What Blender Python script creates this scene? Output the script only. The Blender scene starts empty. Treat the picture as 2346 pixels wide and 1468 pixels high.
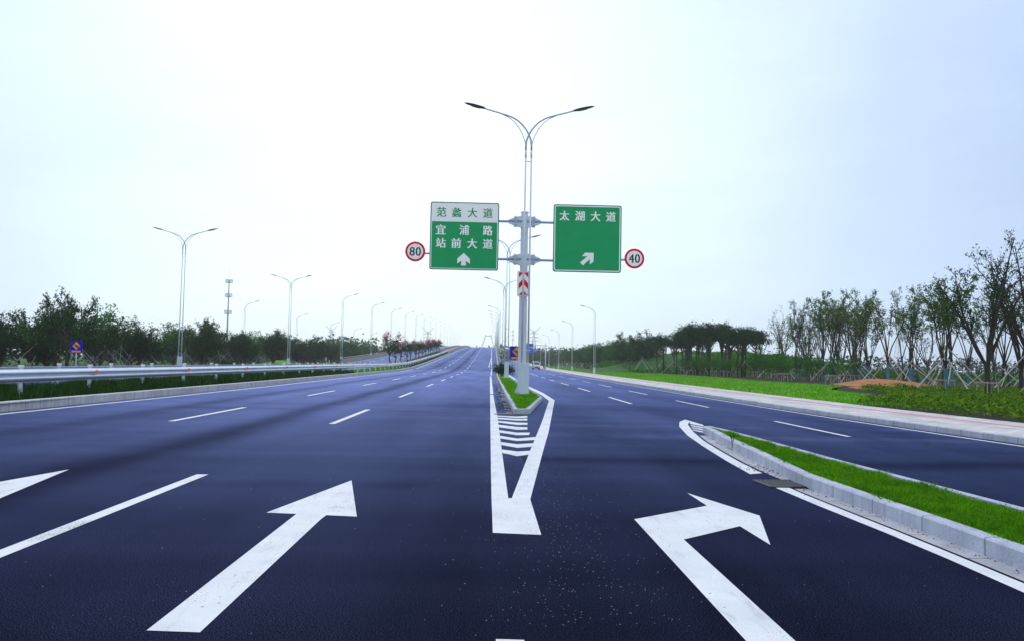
import bpy, bmesh, math, random
import numpy as np
from mathutils import Vector, Matrix
from mathutils.geometry import tessellate_polygon

sc = bpy.context.scene
COL = sc.collection
R = math.radians
PI = math.pi

# ------------------------------------------------------------------ camera
# world: +Y along the road, +X to the side, z = 0 the carriageway, metres
F, CX, CY, EYE = 1800.0, 1173.0, 734.0, 1.65
CAM = np.array([[.99941611, .02062612, .02723965],
                [-.02828346, .05213029, .99823969],
                [.0191698, -.99842726, .05268323]])
cd = bpy.data.cameras.new('camera'); cam = bpy.data.objects.new('camera', cd); COL.objects.link(cam)
cd.sensor_width = 36; cd.lens = F / 2346 * 36; cd.clip_start = .1; cd.clip_end = 5000
xa, ya, za = Vector(CAM[:, 0]), Vector(-CAM[:, 1]), Vector(-CAM[:, 2])
cam.matrix_world = Matrix(((xa.x, ya.x, za.x, 0), (xa.y, ya.y, za.y, 0), (xa.z, ya.z, za.z, EYE), (0, 0, 0, 1)))
sc.camera = cam

# ------------------------------------------------------------------ sky, sun, exposure
SUN_EL, SUN_AZ = 42.0, -14.0                      # azimuth from +Y towards +X
sdir = Vector((math.sin(R(SUN_AZ)) * math.cos(R(SUN_EL)), math.cos(R(SUN_AZ)) * math.cos(R(SUN_EL)), math.sin(R(SUN_EL))))
w = bpy.data.worlds.new('World'); sc.world = w; w.use_nodes = True
N, L = w.node_tree.nodes, w.node_tree.links
N.clear()
wo = N.new('ShaderNodeOutputWorld'); bg = N.new('ShaderNodeBackground'); L.new(bg.outputs[0], wo.inputs[0])
sk = N.new('ShaderNodeTexSky'); sk.sky_type = 'NISHITA'; sk.sun_disc = False
sk.sun_elevation = R(SUN_EL); sk.sun_rotation = R(SUN_AZ)
tc = N.new('ShaderNodeTexCoord')
nz = N.new('ShaderNodeVectorMath'); nz.operation = 'NORMALIZE'; L.new(tc.outputs['Generated'], nz.inputs[0])
dp = N.new('ShaderNodeVectorMath'); dp.operation = 'DOT_PRODUCT'; dp.inputs[1].default_value = Vector((-.10, .945, .31)).normalized()
L.new(nz.outputs[0], dp.inputs[0])
cr = N.new('ShaderNodeValToRGB'); L.new(dp.outputs['Value'], cr.inputs[0])
e = cr.color_ramp.elements
e[0].position = 0.0; e[0].color = (8.2, 9.0, 10.0, 1)
e[1].position = 1.0; e[1].color = (8.8, 9.8, 10.0, 1)
for p_, c_ in ((.5, (6.4, 7.4, 9.2, 1)), (.74, (4.9, 6.2, 8.7, 1)), (.85, (5.6, 6.9, 9.0, 1)), (.94, (7.3, 8.7, 9.6, 1))):
    q = cr.color_ramp.elements.new(p_); q.color = c_
mp = N.new('ShaderNodeMapping'); mp.inputs['Scale'].default_value = (1.6, 1.6, 4.5); L.new(nz.outputs[0], mp.inputs[0])
no = N.new('ShaderNodeTexNoise'); no.inputs['Scale'].default_value = 1.5; no.inputs['Detail'].default_value = 6; no.inputs['Roughness'].default_value = .55
L.new(mp.outputs[0], no.inputs['Vector'])
mr = N.new('ShaderNodeMapRange'); mr.inputs[1].default_value = .3; mr.inputs[2].default_value = .7; mr.inputs[3].default_value = .89; mr.inputs[4].default_value = 1.06
L.new(no.outputs[0], mr.inputs[0])
cm = N.new('ShaderNodeVectorMath'); cm.operation = 'SCALE'; L.new(cr.outputs[0], cm.inputs[0]); L.new(mr.outputs[0], cm.inputs['Scale'])
mx = N.new('ShaderNodeMixRGB'); mx.inputs[0].default_value = .86; L.new(sk.outputs[0], mx.inputs[1]); L.new(cm.outputs[0], mx.inputs[2])
L.new(mx.outputs[0], bg.inputs[0]); bg.inputs[1].default_value = .1
sl = bpy.data.lights.new('sun', 'SUN'); sl.energy = 1.1; sl.angle = R(16); sl.color = (1, .97, .93)
so = bpy.data.objects.new('sun', sl); COL.objects.link(so); so.rotation_euler = (-sdir).to_track_quat('-Z', 'Y').to_euler()
sc.view_settings.view_transform = 'Standard'; sc.view_settings.look = 'None'
sc.view_settings.exposure = 0.3; sc.view_settings.gamma = 1.0
cy = sc.cycles
cy.use_denoising = True
cy.max_bounces = 6; cy.diffuse_bounces = 3; cy.glossy_bounces = 3; cy.transmission_bounces = 3; cy.volume_bounces = 3; cy.transparent_max_bounces = 8
cy.sample_clamp_indirect = 6

# ------------------------------------------------------------------ projecting traced points onto real planes
def ray(px, py): return CAM @ np.array([(px - CX) / F, (py - CY) / F, 1.0])
def G(px, py, z=0.0):
    v = ray(px, py); t = (z - EYE) / v[2]; return (v[0] * t, v[1] * t)
def GP(l, z=0.0): return [G(a, b, z) for a, b in l]
def AT(px, Y): return (px - 1122) * Y / 1800.0        # sideways place of a thing standing Y metres off

def itp(Y, tab):
    return float(np.interp(Y, [t[0] for t in tab], [t[1] for t in tab]))
RAMP = [(0, 0), (112, 0), (135, .22), (157, .8), (201, 2.1), (241, 3.4), (279, 4.8), (316, 6.1), (353, 7.3), (392, 8.4), (428, 9.35), (467, 10.1), (506, 10.6), (546, 10.9), (600, 11), (700, 10.2)]
def zr(Y): return itp(Y, RAMP)
def zs(Y): return itp(Y, [(0, 0), (230, 0), (300, .8), (400, 2.2), (520, 3.6)])
def shf(Y): return itp(Y, [(0, 0), (95, 0), (150, .9), (210, 2.3), (280, 2.6), (340, 1.2), (400, .2), (520, 0)])
def xkerb(Y): return itp(Y, [(-8, 16), (4, 13.6), (10, 12.75), (14, 12.45), (17.8, 12.2), (24, 11.85), (30, 11.62), (42, 11.5), (61, 11.5)]) + shf(Y)
def xpar(Y): return itp(Y, [(100, 1.05), (120, 1.15), (193, 1.55), (300, 2.1), (467, 2.85), (700, 3.3)])

# ------------------------------------------------------------------ materials
def newmat(name):
    m = bpy.data.materials.new(name); m.use_nodes = True
    return m, m.node_tree.nodes, m.node_tree.links, m.node_tree.nodes['Principled BSDF']
def pos_coord(n, l, scale=(1, 1, 1)):
    g = n.new('ShaderNodeNewGeometry'); mp = n.new('ShaderNodeMapping'); mp.inputs['Scale'].default_value = scale
    l.new(g.outputs['Position'], mp.inputs[0]); return mp.outputs[0]
def obj_coord(n, l, scale=(1, 1, 1)):
    g = n.new('ShaderNodeTexCoord'); mp = n.new('ShaderNodeMapping'); mp.inputs['Scale'].default_value = scale
    l.new(g.outputs['Object'], mp.inputs[0]); return mp.outputs[0]
def noise(n, l, vec, scale, detail=4, rough=.55):
    t = n.new('ShaderNodeTexNoise'); t.inputs['Scale'].default_value = scale; t.inputs['Detail'].default_value = detail; t.inputs['Roughness'].default_value = rough
    l.new(vec, t.inputs['Vector']); return t.outputs[0]
def ramp(n, l, fac, stops):
    r = n.new('ShaderNodeValToRGB'); l.new(fac, r.inputs[0])
    el = r.color_ramp.elements
    while len(el) < len(stops): el.new(.5)
    for k, (p, c) in enumerate(stops): el[k].position = p; el[k].color = (*c, 1) if len(c) == 3 else c
    return r.outputs[0]
def mixc(n, l, fac, a, b, mode='MIX'):
    m = n.new('ShaderNodeMixRGB'); m.blend_type = mode
    for k, v in ((0, fac), (1, a), (2, b)):
        if isinstance(v, (int, float)): m.inputs[k].default_value = v
        elif isinstance(v, tuple): m.inputs[k].default_value = (*v, 1)
        else: l.new(v, m.inputs[k])
    return m.outputs[0]
def mth(n, l, op, a, b=0.0, c=0.0):
    m = n.new('ShaderNodeMath'); m.operation = op
    for k, v in ((0, a), (1, b), (2, c)):
        if isinstance(v, (int, float)): m.inputs[k].default_value = v
        else: l.new(v, m.inputs[k])
    return m.outputs[0]

def simple(name, col, rough=.6, metal=0.0, var=.15, scale=3.0, spec=.4, bump=0.0, coords=pos_coord):
    m, n, l, b = newmat(name)
    v = coords(n, l); f = noise(n, l, v, scale, 5)
    c = ramp(n, l, f, [(.25, tuple(x * (1 - var) for x in col)), (.75, tuple(min(1, x * (1 + var)) for x in col))])
    l.new(c, b.inputs['Base Color']); b.inputs['Roughness'].default_value = rough; b.inputs['Metallic'].default_value = metal
    b.inputs['Specular IOR Level'].default_value = spec
    if bump:
        bp = n.new('ShaderNodeBump'); bp.inputs['Strength'].default_value = bump; bp.inputs['Distance'].default_value = .01
        l.new(noise(n, l, v, scale * 6, 4), bp.inputs['Height']); l.new(bp.outputs[0], b.inputs['Normal'])
    return m

def asphalt_mat():
    m, n, l, b = newmat('asphalt')
    v = pos_coord(n, l)
    grain = noise(n, l, v, 105, 2.5, .75)
    mid = noise(n, l, pos_coord(n, l, (.35, .05, .3)), 1.3, 6)          # long streaks along the lanes
    cross = noise(n, l, pos_coord(n, l, (.1, .75, .3)), .9, 5)           # tyre-swept dust across the junction
    col = ramp(n, l, grain, [(.36, (.0009, .0011, .003)), (.5, (.0036, .0045, .0125)), (.66, (.038, .046, .088))])
    col = mixc(n, l, 1.0, col, ramp(n, l, mid, [(.3, (.6, .6, .63)), (.7, (1.4, 1.4, 1.4))]), 'MULTIPLY')
    col = mixc(n, l, 1.0, col, ramp(n, l, cross, [(.32, (.78, .78, .8)), (.7, (1.28, 1.28, 1.28))]), 'MULTIPLY')
    sx = n.new('ShaderNodeSeparateXYZ'); l.new(v, sx.inputs[0])
    wob = mth(n, l, 'ADD', sx.outputs[0], mth(n, l, 'MULTIPLY', noise(n, l, pos_coord(n, l, (.1, .1, .1)), 1.0, 3), .9))
    def band(x0, wd):
        d = mth(n, l, 'DIVIDE', mth(n, l, 'SUBTRACT', wob, x0 + .45), wd)
        return mth(n, l, 'POWER', 2.718, mth(n, l, 'MULTIPLY', mth(n, l, 'MULTIPLY', d, d), -1.0))
    dark = mth(n, l, 'ADD', band(-5.75, .55), mth(n, l, 'MULTIPLY', band(-9.9, .6), .7))
    yw = mth(n, l, 'ADD', sx.outputs[1], mth(n, l, 'MULTIPLY', noise(n, l, pos_coord(n, l, (.16, .05, .1)), 1.0, 3), 1.6))
    def across(y0, wd):
        d = mth(n, l, 'DIVIDE', mth(n, l, 'SUBTRACT', yw, y0 + .8), wd)
        return mth(n, l, 'POWER', 2.718, mth(n, l, 'MULTIPLY', mth(n, l, 'MULTIPLY', d, d), -1.0))
    lside = mth(n, l, 'LESS_THAN', sx.outputs[0], .2); rside = mth(n, l, 'GREATER_THAN', sx.outputs[0], .6)
    brk = ramp(n, l, noise(n, l, pos_coord(n, l, (.5, .1, .1)), 1.0, 4), [(.42, (0, 0, 0)), (.6, (1, 1, 1))])
    dark = mth(n, l, 'ADD', dark, mth(n, l, 'MULTIPLY', mth(n, l, 'MULTIPLY', across(25.6, .16), lside), brk))
    dark = mth(n, l, 'ADD', dark, mth(n, l, 'MULTIPLY', across(13.6, .55), mth(n, l, 'MULTIPLY', rside, .9)))
    dark = mth(n, l, 'ADD', dark, mth(n, l, 'MULTIPLY', across(10.4, .3), mth(n, l, 'MULTIPLY', mth(n, l, 'MULTIPLY', brk, lside), .7)))
    dust = mth(n, l, 'MULTIPLY', mth(n, l, 'ADD', across(18.2, .5), mth(n, l, 'MULTIPLY', across(21.3, .35), .6)), mth(n, l, 'MULTIPLY', rside, brk))
    dust = mth(n, l, 'ADD', dust, mth(n, l, 'MULTIPLY', across(118.0, 3.0), .9))
    col = mixc(n, l, mth(n, l, 'MULTIPLY', dust, .35), col, (.10, .115, .19))
    col = mixc(n, l, mth(n, l, 'MULTIPLY', mth(n, l, 'MINIMUM', dark, 1.0), .45), col, (.0035, .004, .009))
    speck = n.new('ShaderNodeTexVoronoi'); speck.inputs['Scale'].default_value = 30; l.new(v, speck.inputs['Vector'])
    msk = ramp(n, l, noise(n, l, v, .7, 3), [(.52, (0, 0, 0)), (.66, (1, 1, 1))])
    sp = mixc(n, l, 1.0, ramp(n, l, speck.outputs['Distance'], [(.06, (1, 1, 1)), (.10, (0, 0, 0))]), msk, 'MULTIPLY')
    rnd = n.new('ShaderNodeSeparateXYZ'); l.new(speck.outputs['Color'], rnd.inputs[0])
    keep = mth(n, l, 'GREATER_THAN', rnd.outputs[0], .80)
    col = mixc(n, l, mth(n, l, 'MULTIPLY', sp, keep), col, (.4, .42, .5))
    n.remove(b)
    out = n['Material Output']
    df = n.new('ShaderNodeBsdfDiffuse'); l.new(col, df.inputs[0])
    gl = n.new('ShaderNodeBsdfGlossy'); gl.inputs['Color'].default_value = (.31, .41, .90, 1)
    rg = ramp(n, l, mixc(n, l, .5, mid, cross), [(.3, (.42, .42, .42)), (.7, (.6, .6, .6))]); l.new(rg, gl.inputs['Roughness'])
    bp = n.new('ShaderNodeBump'); bp.inputs['Strength'].default_value = .35; bp.inputs['Distance'].default_value = .006
    l.new(grain, bp.inputs['Height'])
    l.new(bp.outputs[0], df.inputs['Normal'])
    fr = n.new('ShaderNodeFresnel'); fr.inputs[0].default_value = 1.33
    glv = mth(n, l, 'MULTIPLY_ADD', mixc(n, l, .3, mid, cross), 1.5, .25)
    fac = mth(n, l, 'MULTIPLY', mth(n, l, 'MULTIPLY', mth(n, l, 'POWER', fr.outputs[0], 2.2), glv), mth(n, l, 'SUBTRACT', mth(n, l, 'MULTIPLY_ADD', dust, .10, .37), mth(n, l, 'MULTIPLY', mth(n, l, 'MINIMUM', dark, 1.0), .19)))
    mxs = n.new('ShaderNodeMixShader'); l.new(fac, mxs.inputs[0]); l.new(df.outputs[0], mxs.inputs[1]); l.new(gl.outputs[0], mxs.inputs[2])
    l.new(mxs.outputs[0], out.inputs[0])
    return m

def paint_mat():
    m, n, l, b = newmat('road paint')
    v = pos_coord(n, l)
    c = ramp(n, l, mixc(n, l, .4, noise(n, l, v, 2.2, 6), noise(n, l, v, 90, 2, .7)), [(.3, (.54, .56, .62)), (.68, (.74, .755, .79))])
    vo = n.new('ShaderNodeTexVoronoi'); vo.inputs['Scale'].default_value = 9; l.new(v, vo.inputs['Vector'])
    rn = n.new('ShaderNodeSeparateXYZ'); l.new(vo.outputs['Color'], rn.inputs[0])
    sp = mth(n, l, 'MULTIPLY', mth(n, l, 'LESS_THAN', vo.outputs['Distance'], .10), mth(n, l, 'GREATER_THAN', rn.outputs[1], .6))
    c = mixc(n, l, mth(n, l, 'MULTIPLY', sp, .8), c, (.14, .15, .2))
    d = ramp(n, l, noise(n, l, pos_coord(n, l, (1.6, .3, 1)), 4, 8, .7), [(.54, (0, 0, 0)), (.74, (.55, .55, .55))])      # tyre scuffs
    c = mixc(n, l, d, c, (.30, .31, .37))
    wv = mth(n, l, 'MULTIPLY', noise(n, l, v, 1.1, 5), noise(n, l, v, 85, 3, .75))
    c = mixc(n, l, ramp(n, l, wv, [(.335, (0, 0, 0)), (.39, (.75, .75, .75))]), c, (.035, .04, .06))                       # worn to the aggregate
    l.new(c, b.inputs['Base Color']); b.inputs['Roughness'].default_value = .7; b.inputs['Specular IOR Level'].default_value = .15
    return m

def kerb_mat(name, col, joint=1.0, lo=.62):
    m, n, l, b = newmat(name)
    v = pos_coord(n, l)
    c = ramp(n, l, noise(n, l, v, 60, 3, .8), [(.3, tuple(x * .72 for x in col)), (.7, tuple(min(1, x * 1.2) for x in col))])
    c = mixc(n, l, 1.0, c, ramp(n, l, noise(n, l, v, 1.6, 5), [(.3, (.78, .79, .82)), (.7, (1.1, 1.1, 1.1))]), 'MULTIPLY')
    uv = n.new('ShaderNodeUVMap'); sx = n.new('ShaderNodeSeparateXYZ'); l.new(uv.outputs[0], sx.inputs[0])
    fr = mth(n, l, 'FRACT', mth(n, l, 'DIVIDE', sx.outputs[0], joint))
    jm = mth(n, l, 'ADD', mth(n, l, 'LESS_THAN', fr, .011 / joint), mth(n, l, 'GREATER_THAN', fr, 1 - .011 / joint))
    c = mixc(n, l, mth(n, l, 'MULTIPLY', jm, lo), c, (.05, .05, .07))
    drip = ramp(n, l, noise(n, l, pos_coord(n, l, (2.2, 2.2, .15)), 3.0, 5, .7), [(.48, (0, 0, 0)), (.74, (.6, .6, .6))])
    c = mixc(n, l, drip, c, tuple(x * .45 for x in col))
    l.new(c, b.inputs['Base Color']); b.inputs['Roughness'].default_value = .75; b.inputs['Specular IOR Level'].default_value = .3
    bp = n.new('ShaderNodeBump'); bp.inputs['Strength'].default_value = .3; bp.inputs['Distance'].default_value = .004
    l.new(noise(n, l, v, 45, 3), bp.inputs['Height']); l.new(bp.outputs[0], b.inputs['Normal'])
    return m

def leaf_mat(name, dark, light, trans=.3, rough=.55):
    m, n, l, b = newmat(name)
    g = n.new('ShaderNodeNewGeometry')
    c = ramp(n, l, g.outputs['Random Per Island'], [(0, dark), (.65, tuple(.5 * (a + q) for a, q in zip(dark, light))), (1, light)])
    c = mixc(n, l, 1.0, c, ramp(n, l, noise(n, l, pos_coord(n, l), .9, 4), [(.3, (.62, .72, .8)), (.55, (1, 1, 1)), (.75, (1.35, 1.12, 1.0))]), 'MULTIPLY')
    oi = n.new('ShaderNodeObjectInfo')
    c = mixc(n, l, 1.0, c, ramp(n, l, oi.outputs['Random'], [(0, (.8, .86, .85)), (1, (1.2, 1.14, 1.0))]), 'MULTIPLY')
    l.new(c, b.inputs['Base Color']); b.inputs['Roughness'].default_value = .85; b.inputs['Specular IOR Level'].default_value = .06
    tr = n.new('ShaderNodeBsdfTranslucent'); l.new(mixc(n, l, 1.0, c, (1.1, 1.5, .6), 'MULTIPLY'), tr.inputs[0])
    mxs = n.new('ShaderNodeMixShader'); mxs.inputs[0].default_value = trans
    l.new(b.outputs[0], mxs.inputs[1]); l.new(tr.outputs[0], mxs.inputs[2]); l.new(mxs.outputs[0], n['Material Output'].inputs[0])
    return m

def ground_mat(name, a, b_, sc1=.8, bump=.6):
    m, n, l, b = newmat(name)
    v = pos_coord(n, l)
    c = ramp(n, l, mixc(n, l, .5, noise(n, l, v, sc1, 6), noise(n, l, v, 9, 5, .7)), [(.35, a), (.66, b_)])
    l.new(c, b.inputs['Base Color']); b.inputs['Roughness'].default_value = .95; b.inputs['Specular IOR Level'].default_value = .1
    bp = n.new('ShaderNodeBump'); bp.inputs['Strength'].default_value = bump; bp.inputs['Distance'].default_value = .06
    l.new(noise(n, l, v, 14, 5, .7), bp.inputs['Height']); l.new(bp.outputs[0], b.inputs['Normal'])
    return m

def paving_mat():
    m, n, l, b = newmat('pavement slabs')
    uv = n.new('ShaderNodeUVMap')
    br = n.new('ShaderNodeTexBrick'); br.inputs['Scale'].default_value = 1.0
    br.inputs['Brick Width'].default_value = .6; br.inputs['Row Height'].default_value = .3; br.inputs['Mortar Size'].default_value = .012
    br.inputs['Color1'].default_value = (.60, .575, .58, 1); br.inputs['Color2'].default_value = (.50, .48, .49, 1); br.inputs['Mortar'].default_value = (.17, .16, .17, 1)
    l.new(uv.outputs[0], br.inputs['Vector'])
    v = pos_coord(n, l)
    c = mixc(n, l, 1.0, br.outputs['Color'], ramp(n, l, noise(n, l, v, .9, 6), [(.3, (.75, .75, .76)), (.65, (1.15, 1.15, 1.15))]), 'MULTIPLY')
    st = ramp(n, l, noise(n, l, pos_coord(n, l, (.5, .16, .5)), 3.2, 6, .7), [(.60, (0, 0, 0)), (.72, (.7, .7, .7))])
    c = mixc(n, l, st, c, (.16, .14, .14))
    sx = n.new('ShaderNodeSeparateXYZ'); l.new(uv.outputs[0], sx.inputs[0])
    rb = mth(n, l, 'MULTIPLY', mth(n, l, 'GREATER_THAN', sx.outputs[1], 2.25), mth(n, l, 'LESS_THAN', sx.outputs[1], 2.6))
    c = mixc(n, l, mth(n, l, 'MULTIPLY', rb, .85), c, (.48, .15, .22))
    l.new(c, b.inputs['Base Color']); b.inputs['Roughness'].default_value = .8; b.inputs['Specular IOR Level'].default_value = .3
    return m

M = {}
M['asphalt'] = asphalt_mat(); M['paint'] = paint_mat()
M['kerb'] = kerb_mat('granite kerb', (.43, .47, .57)); M['kerbdark'] = kerb_mat('old kerb', (.55, .57, .63), .75)
M['gutter'] = kerb_mat('gutter slabs', (.40, .41, .46), .95, .8)
M['conc'] = kerb_mat('concrete parapet', (.30, .29, .31), 6, .4)
M['paving'] = paving_mat()
M['grass'] = ground_mat('grass', (.05, .19, .006), (.15, .38, .012))
M['soil'] = ground_mat('bare soil', (.018, .02, .012), (.05, .05, .03))
M['redsoil'] = ground_mat('orange soil', (.30, .12, .055), (.52, .24, .12), 1.6, 1.0)
M['brownsoil'] = ground_mat('brown soil', (.05, .03, .025), (.11, .065, .05), 1.2)
M['field'] = ground_mat('field', (.022, .075, .02), (.055, .14, .03), .25)
M['steel'] = simple('galvanised steel', (.58, .66, .77), .45, .0, .10, 2.0)
M['steelbox'] = simple('painted steel', (.50, .60, .73), .5, .0, .07, 1.5)
M['arm'] = simple('grey steel arm', (.36, .42, .62), .4, .3, .12, 2)
M['beam'] = simple('guardrail steel', (.60, .66, .80), .32, .55, .10, 1.3)
M['cap'] = simple('white cap', (.8, .82, .86), .5)
M['lampdark'] = simple('lamp housing', (.022, .026, .07), .4, .2, .3, 5)
M['lens'] = simple('lamp lens', (.08, .1, .16), .15, 0, .2, 8)
M['signgreen'] = simple('sign green', (.016, .36, .13), .7, 0, .07, 1.5, .06)
M['signedge'] = simple('sign rim green', (.008, .24, .17), .7, 0, .05, 3, .06)
M['signwhite'] = simple('sign white', (.95, .97, .985), .7, 0, .02, 1.5, .06)
M['signback'] = simple('sign back', (.45, .5, .56), .5, .4)
M['red'] = simple('sign red', (.78, .005, .045), .7, 0, .06, 3, .05)
M['pink'] = simple('sign pink edge', (.72, .28, .56), .45, 0, .05)
M['black'] = simple('black', (.012, .012, .02), .5)
M['signblue'] = simple('sign blue', (.003, .01, .55), .7, 0, .06, 3, .05)
M['roadblue'] = simple('direction blue', (.01, .08, .75), .4, 0, .06)
M['orange'] = simple('sign orange', (.80, .33, .01), .7, 0, .1, 4, .05)
M['reflector'] = simple('orange reflector', (.95, .13, .015), .3)
M['bark'] = simple('bark', (.045, .036, .032), .9, 0, .35, 9, .1, .5)
M['barklt'] = simple('grey bark', (.085, .075, .07), .9, 0, .35, 9, .1, .5)
M['wrap'] = simple('teal trunk wrap', (.05, .16, .24), .8, 0, .2, 6)
M['wood'] = simple('weathered pole wood', (.44, .43, .40), .8, 0, .25, 5)
M['wooddull'] = simple('grey pole wood', (.26, .27, .27), .85, 0, .3, 5)
M['woodbr'] = simple('brown stake wood', (.33, .28, .25), .85, 0, .3, 5)
M['iron'] = simple('cast iron', (.06, .063, .075), .6, .2, .3, 8)
M['stone'] = simple('loose stones', (.30, .30, .32), .9, 0, .5, 20)
M['dirt'] = simple('dark grit', (.03, .028, .03), .95, 0, .4, 20)
M['leafdark'] = leaf_mat('dark leaves', (.006, .024, .010), (.022, .066, .02))
M['leafmid'] = leaf_mat('green leaves', (.016, .065, .016), (.055, .17, .03))
M['leaflight'] = leaf_mat('light leaves', (.025, .09, .014), (.08, .22, .03))
M['leafyoung'] = leaf_mat('yellow green leaves', (.03, .06, .015), (.15, .22, .04))
M['leafcover'] = leaf_mat('ground cover leaves', (.02, .075, .006), (.20, .30, .02))
M['blade'] = leaf_mat('grass blades', (.045, .175, .004), (.19, .41, .02), .4)
M['bladedark'] = leaf_mat('dark grass blades', (.012, .04, .010), (.05, .11, .022), .3)
M['flower'] = leaf_mat('pink blossom', (.42, .02, .30), (.70, .12, .52), .2)
M['carwhite'] = simple('white car paint', (.82, .82, .8), .25, 0, .02)
M['cardark'] = simple('dark car paint', (.02, .022, .03), .25, 0, .05)
M['glass'] = simple('dark glass', (.05, .065, .10), .08, 0, .05)
M['rubber'] = simple('rubber', (.012, .012, .014), .8)
M['lamplens'] = simple('headlight lens', (.7, .72, .75), .15)
M['skin'] = simple('skin', (.42, .25, .18), .6); M['shirt'] = simple('white shirt', (.7, .72, .76), .8); M['trousers'] = simple('dark trousers', (.03, .032, .05), .85)
M['hair'] = simple('black hair', (.01, .01, .011), .6); M['darkcloth'] = simple('dark clothing', (.025, .025, .035), .85)
M['housewall'] = simple('house wall', (.16, .17, .24), .9); M['houseroof'] = simple('house roof', (.06, .065, .10), .9)
M['pylon'] = simple('lattice steel', (.30, .36, .44), .6, .2)
M['bridge'] = simple('bridge concrete', (.74, .78, .82), .8)

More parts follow.
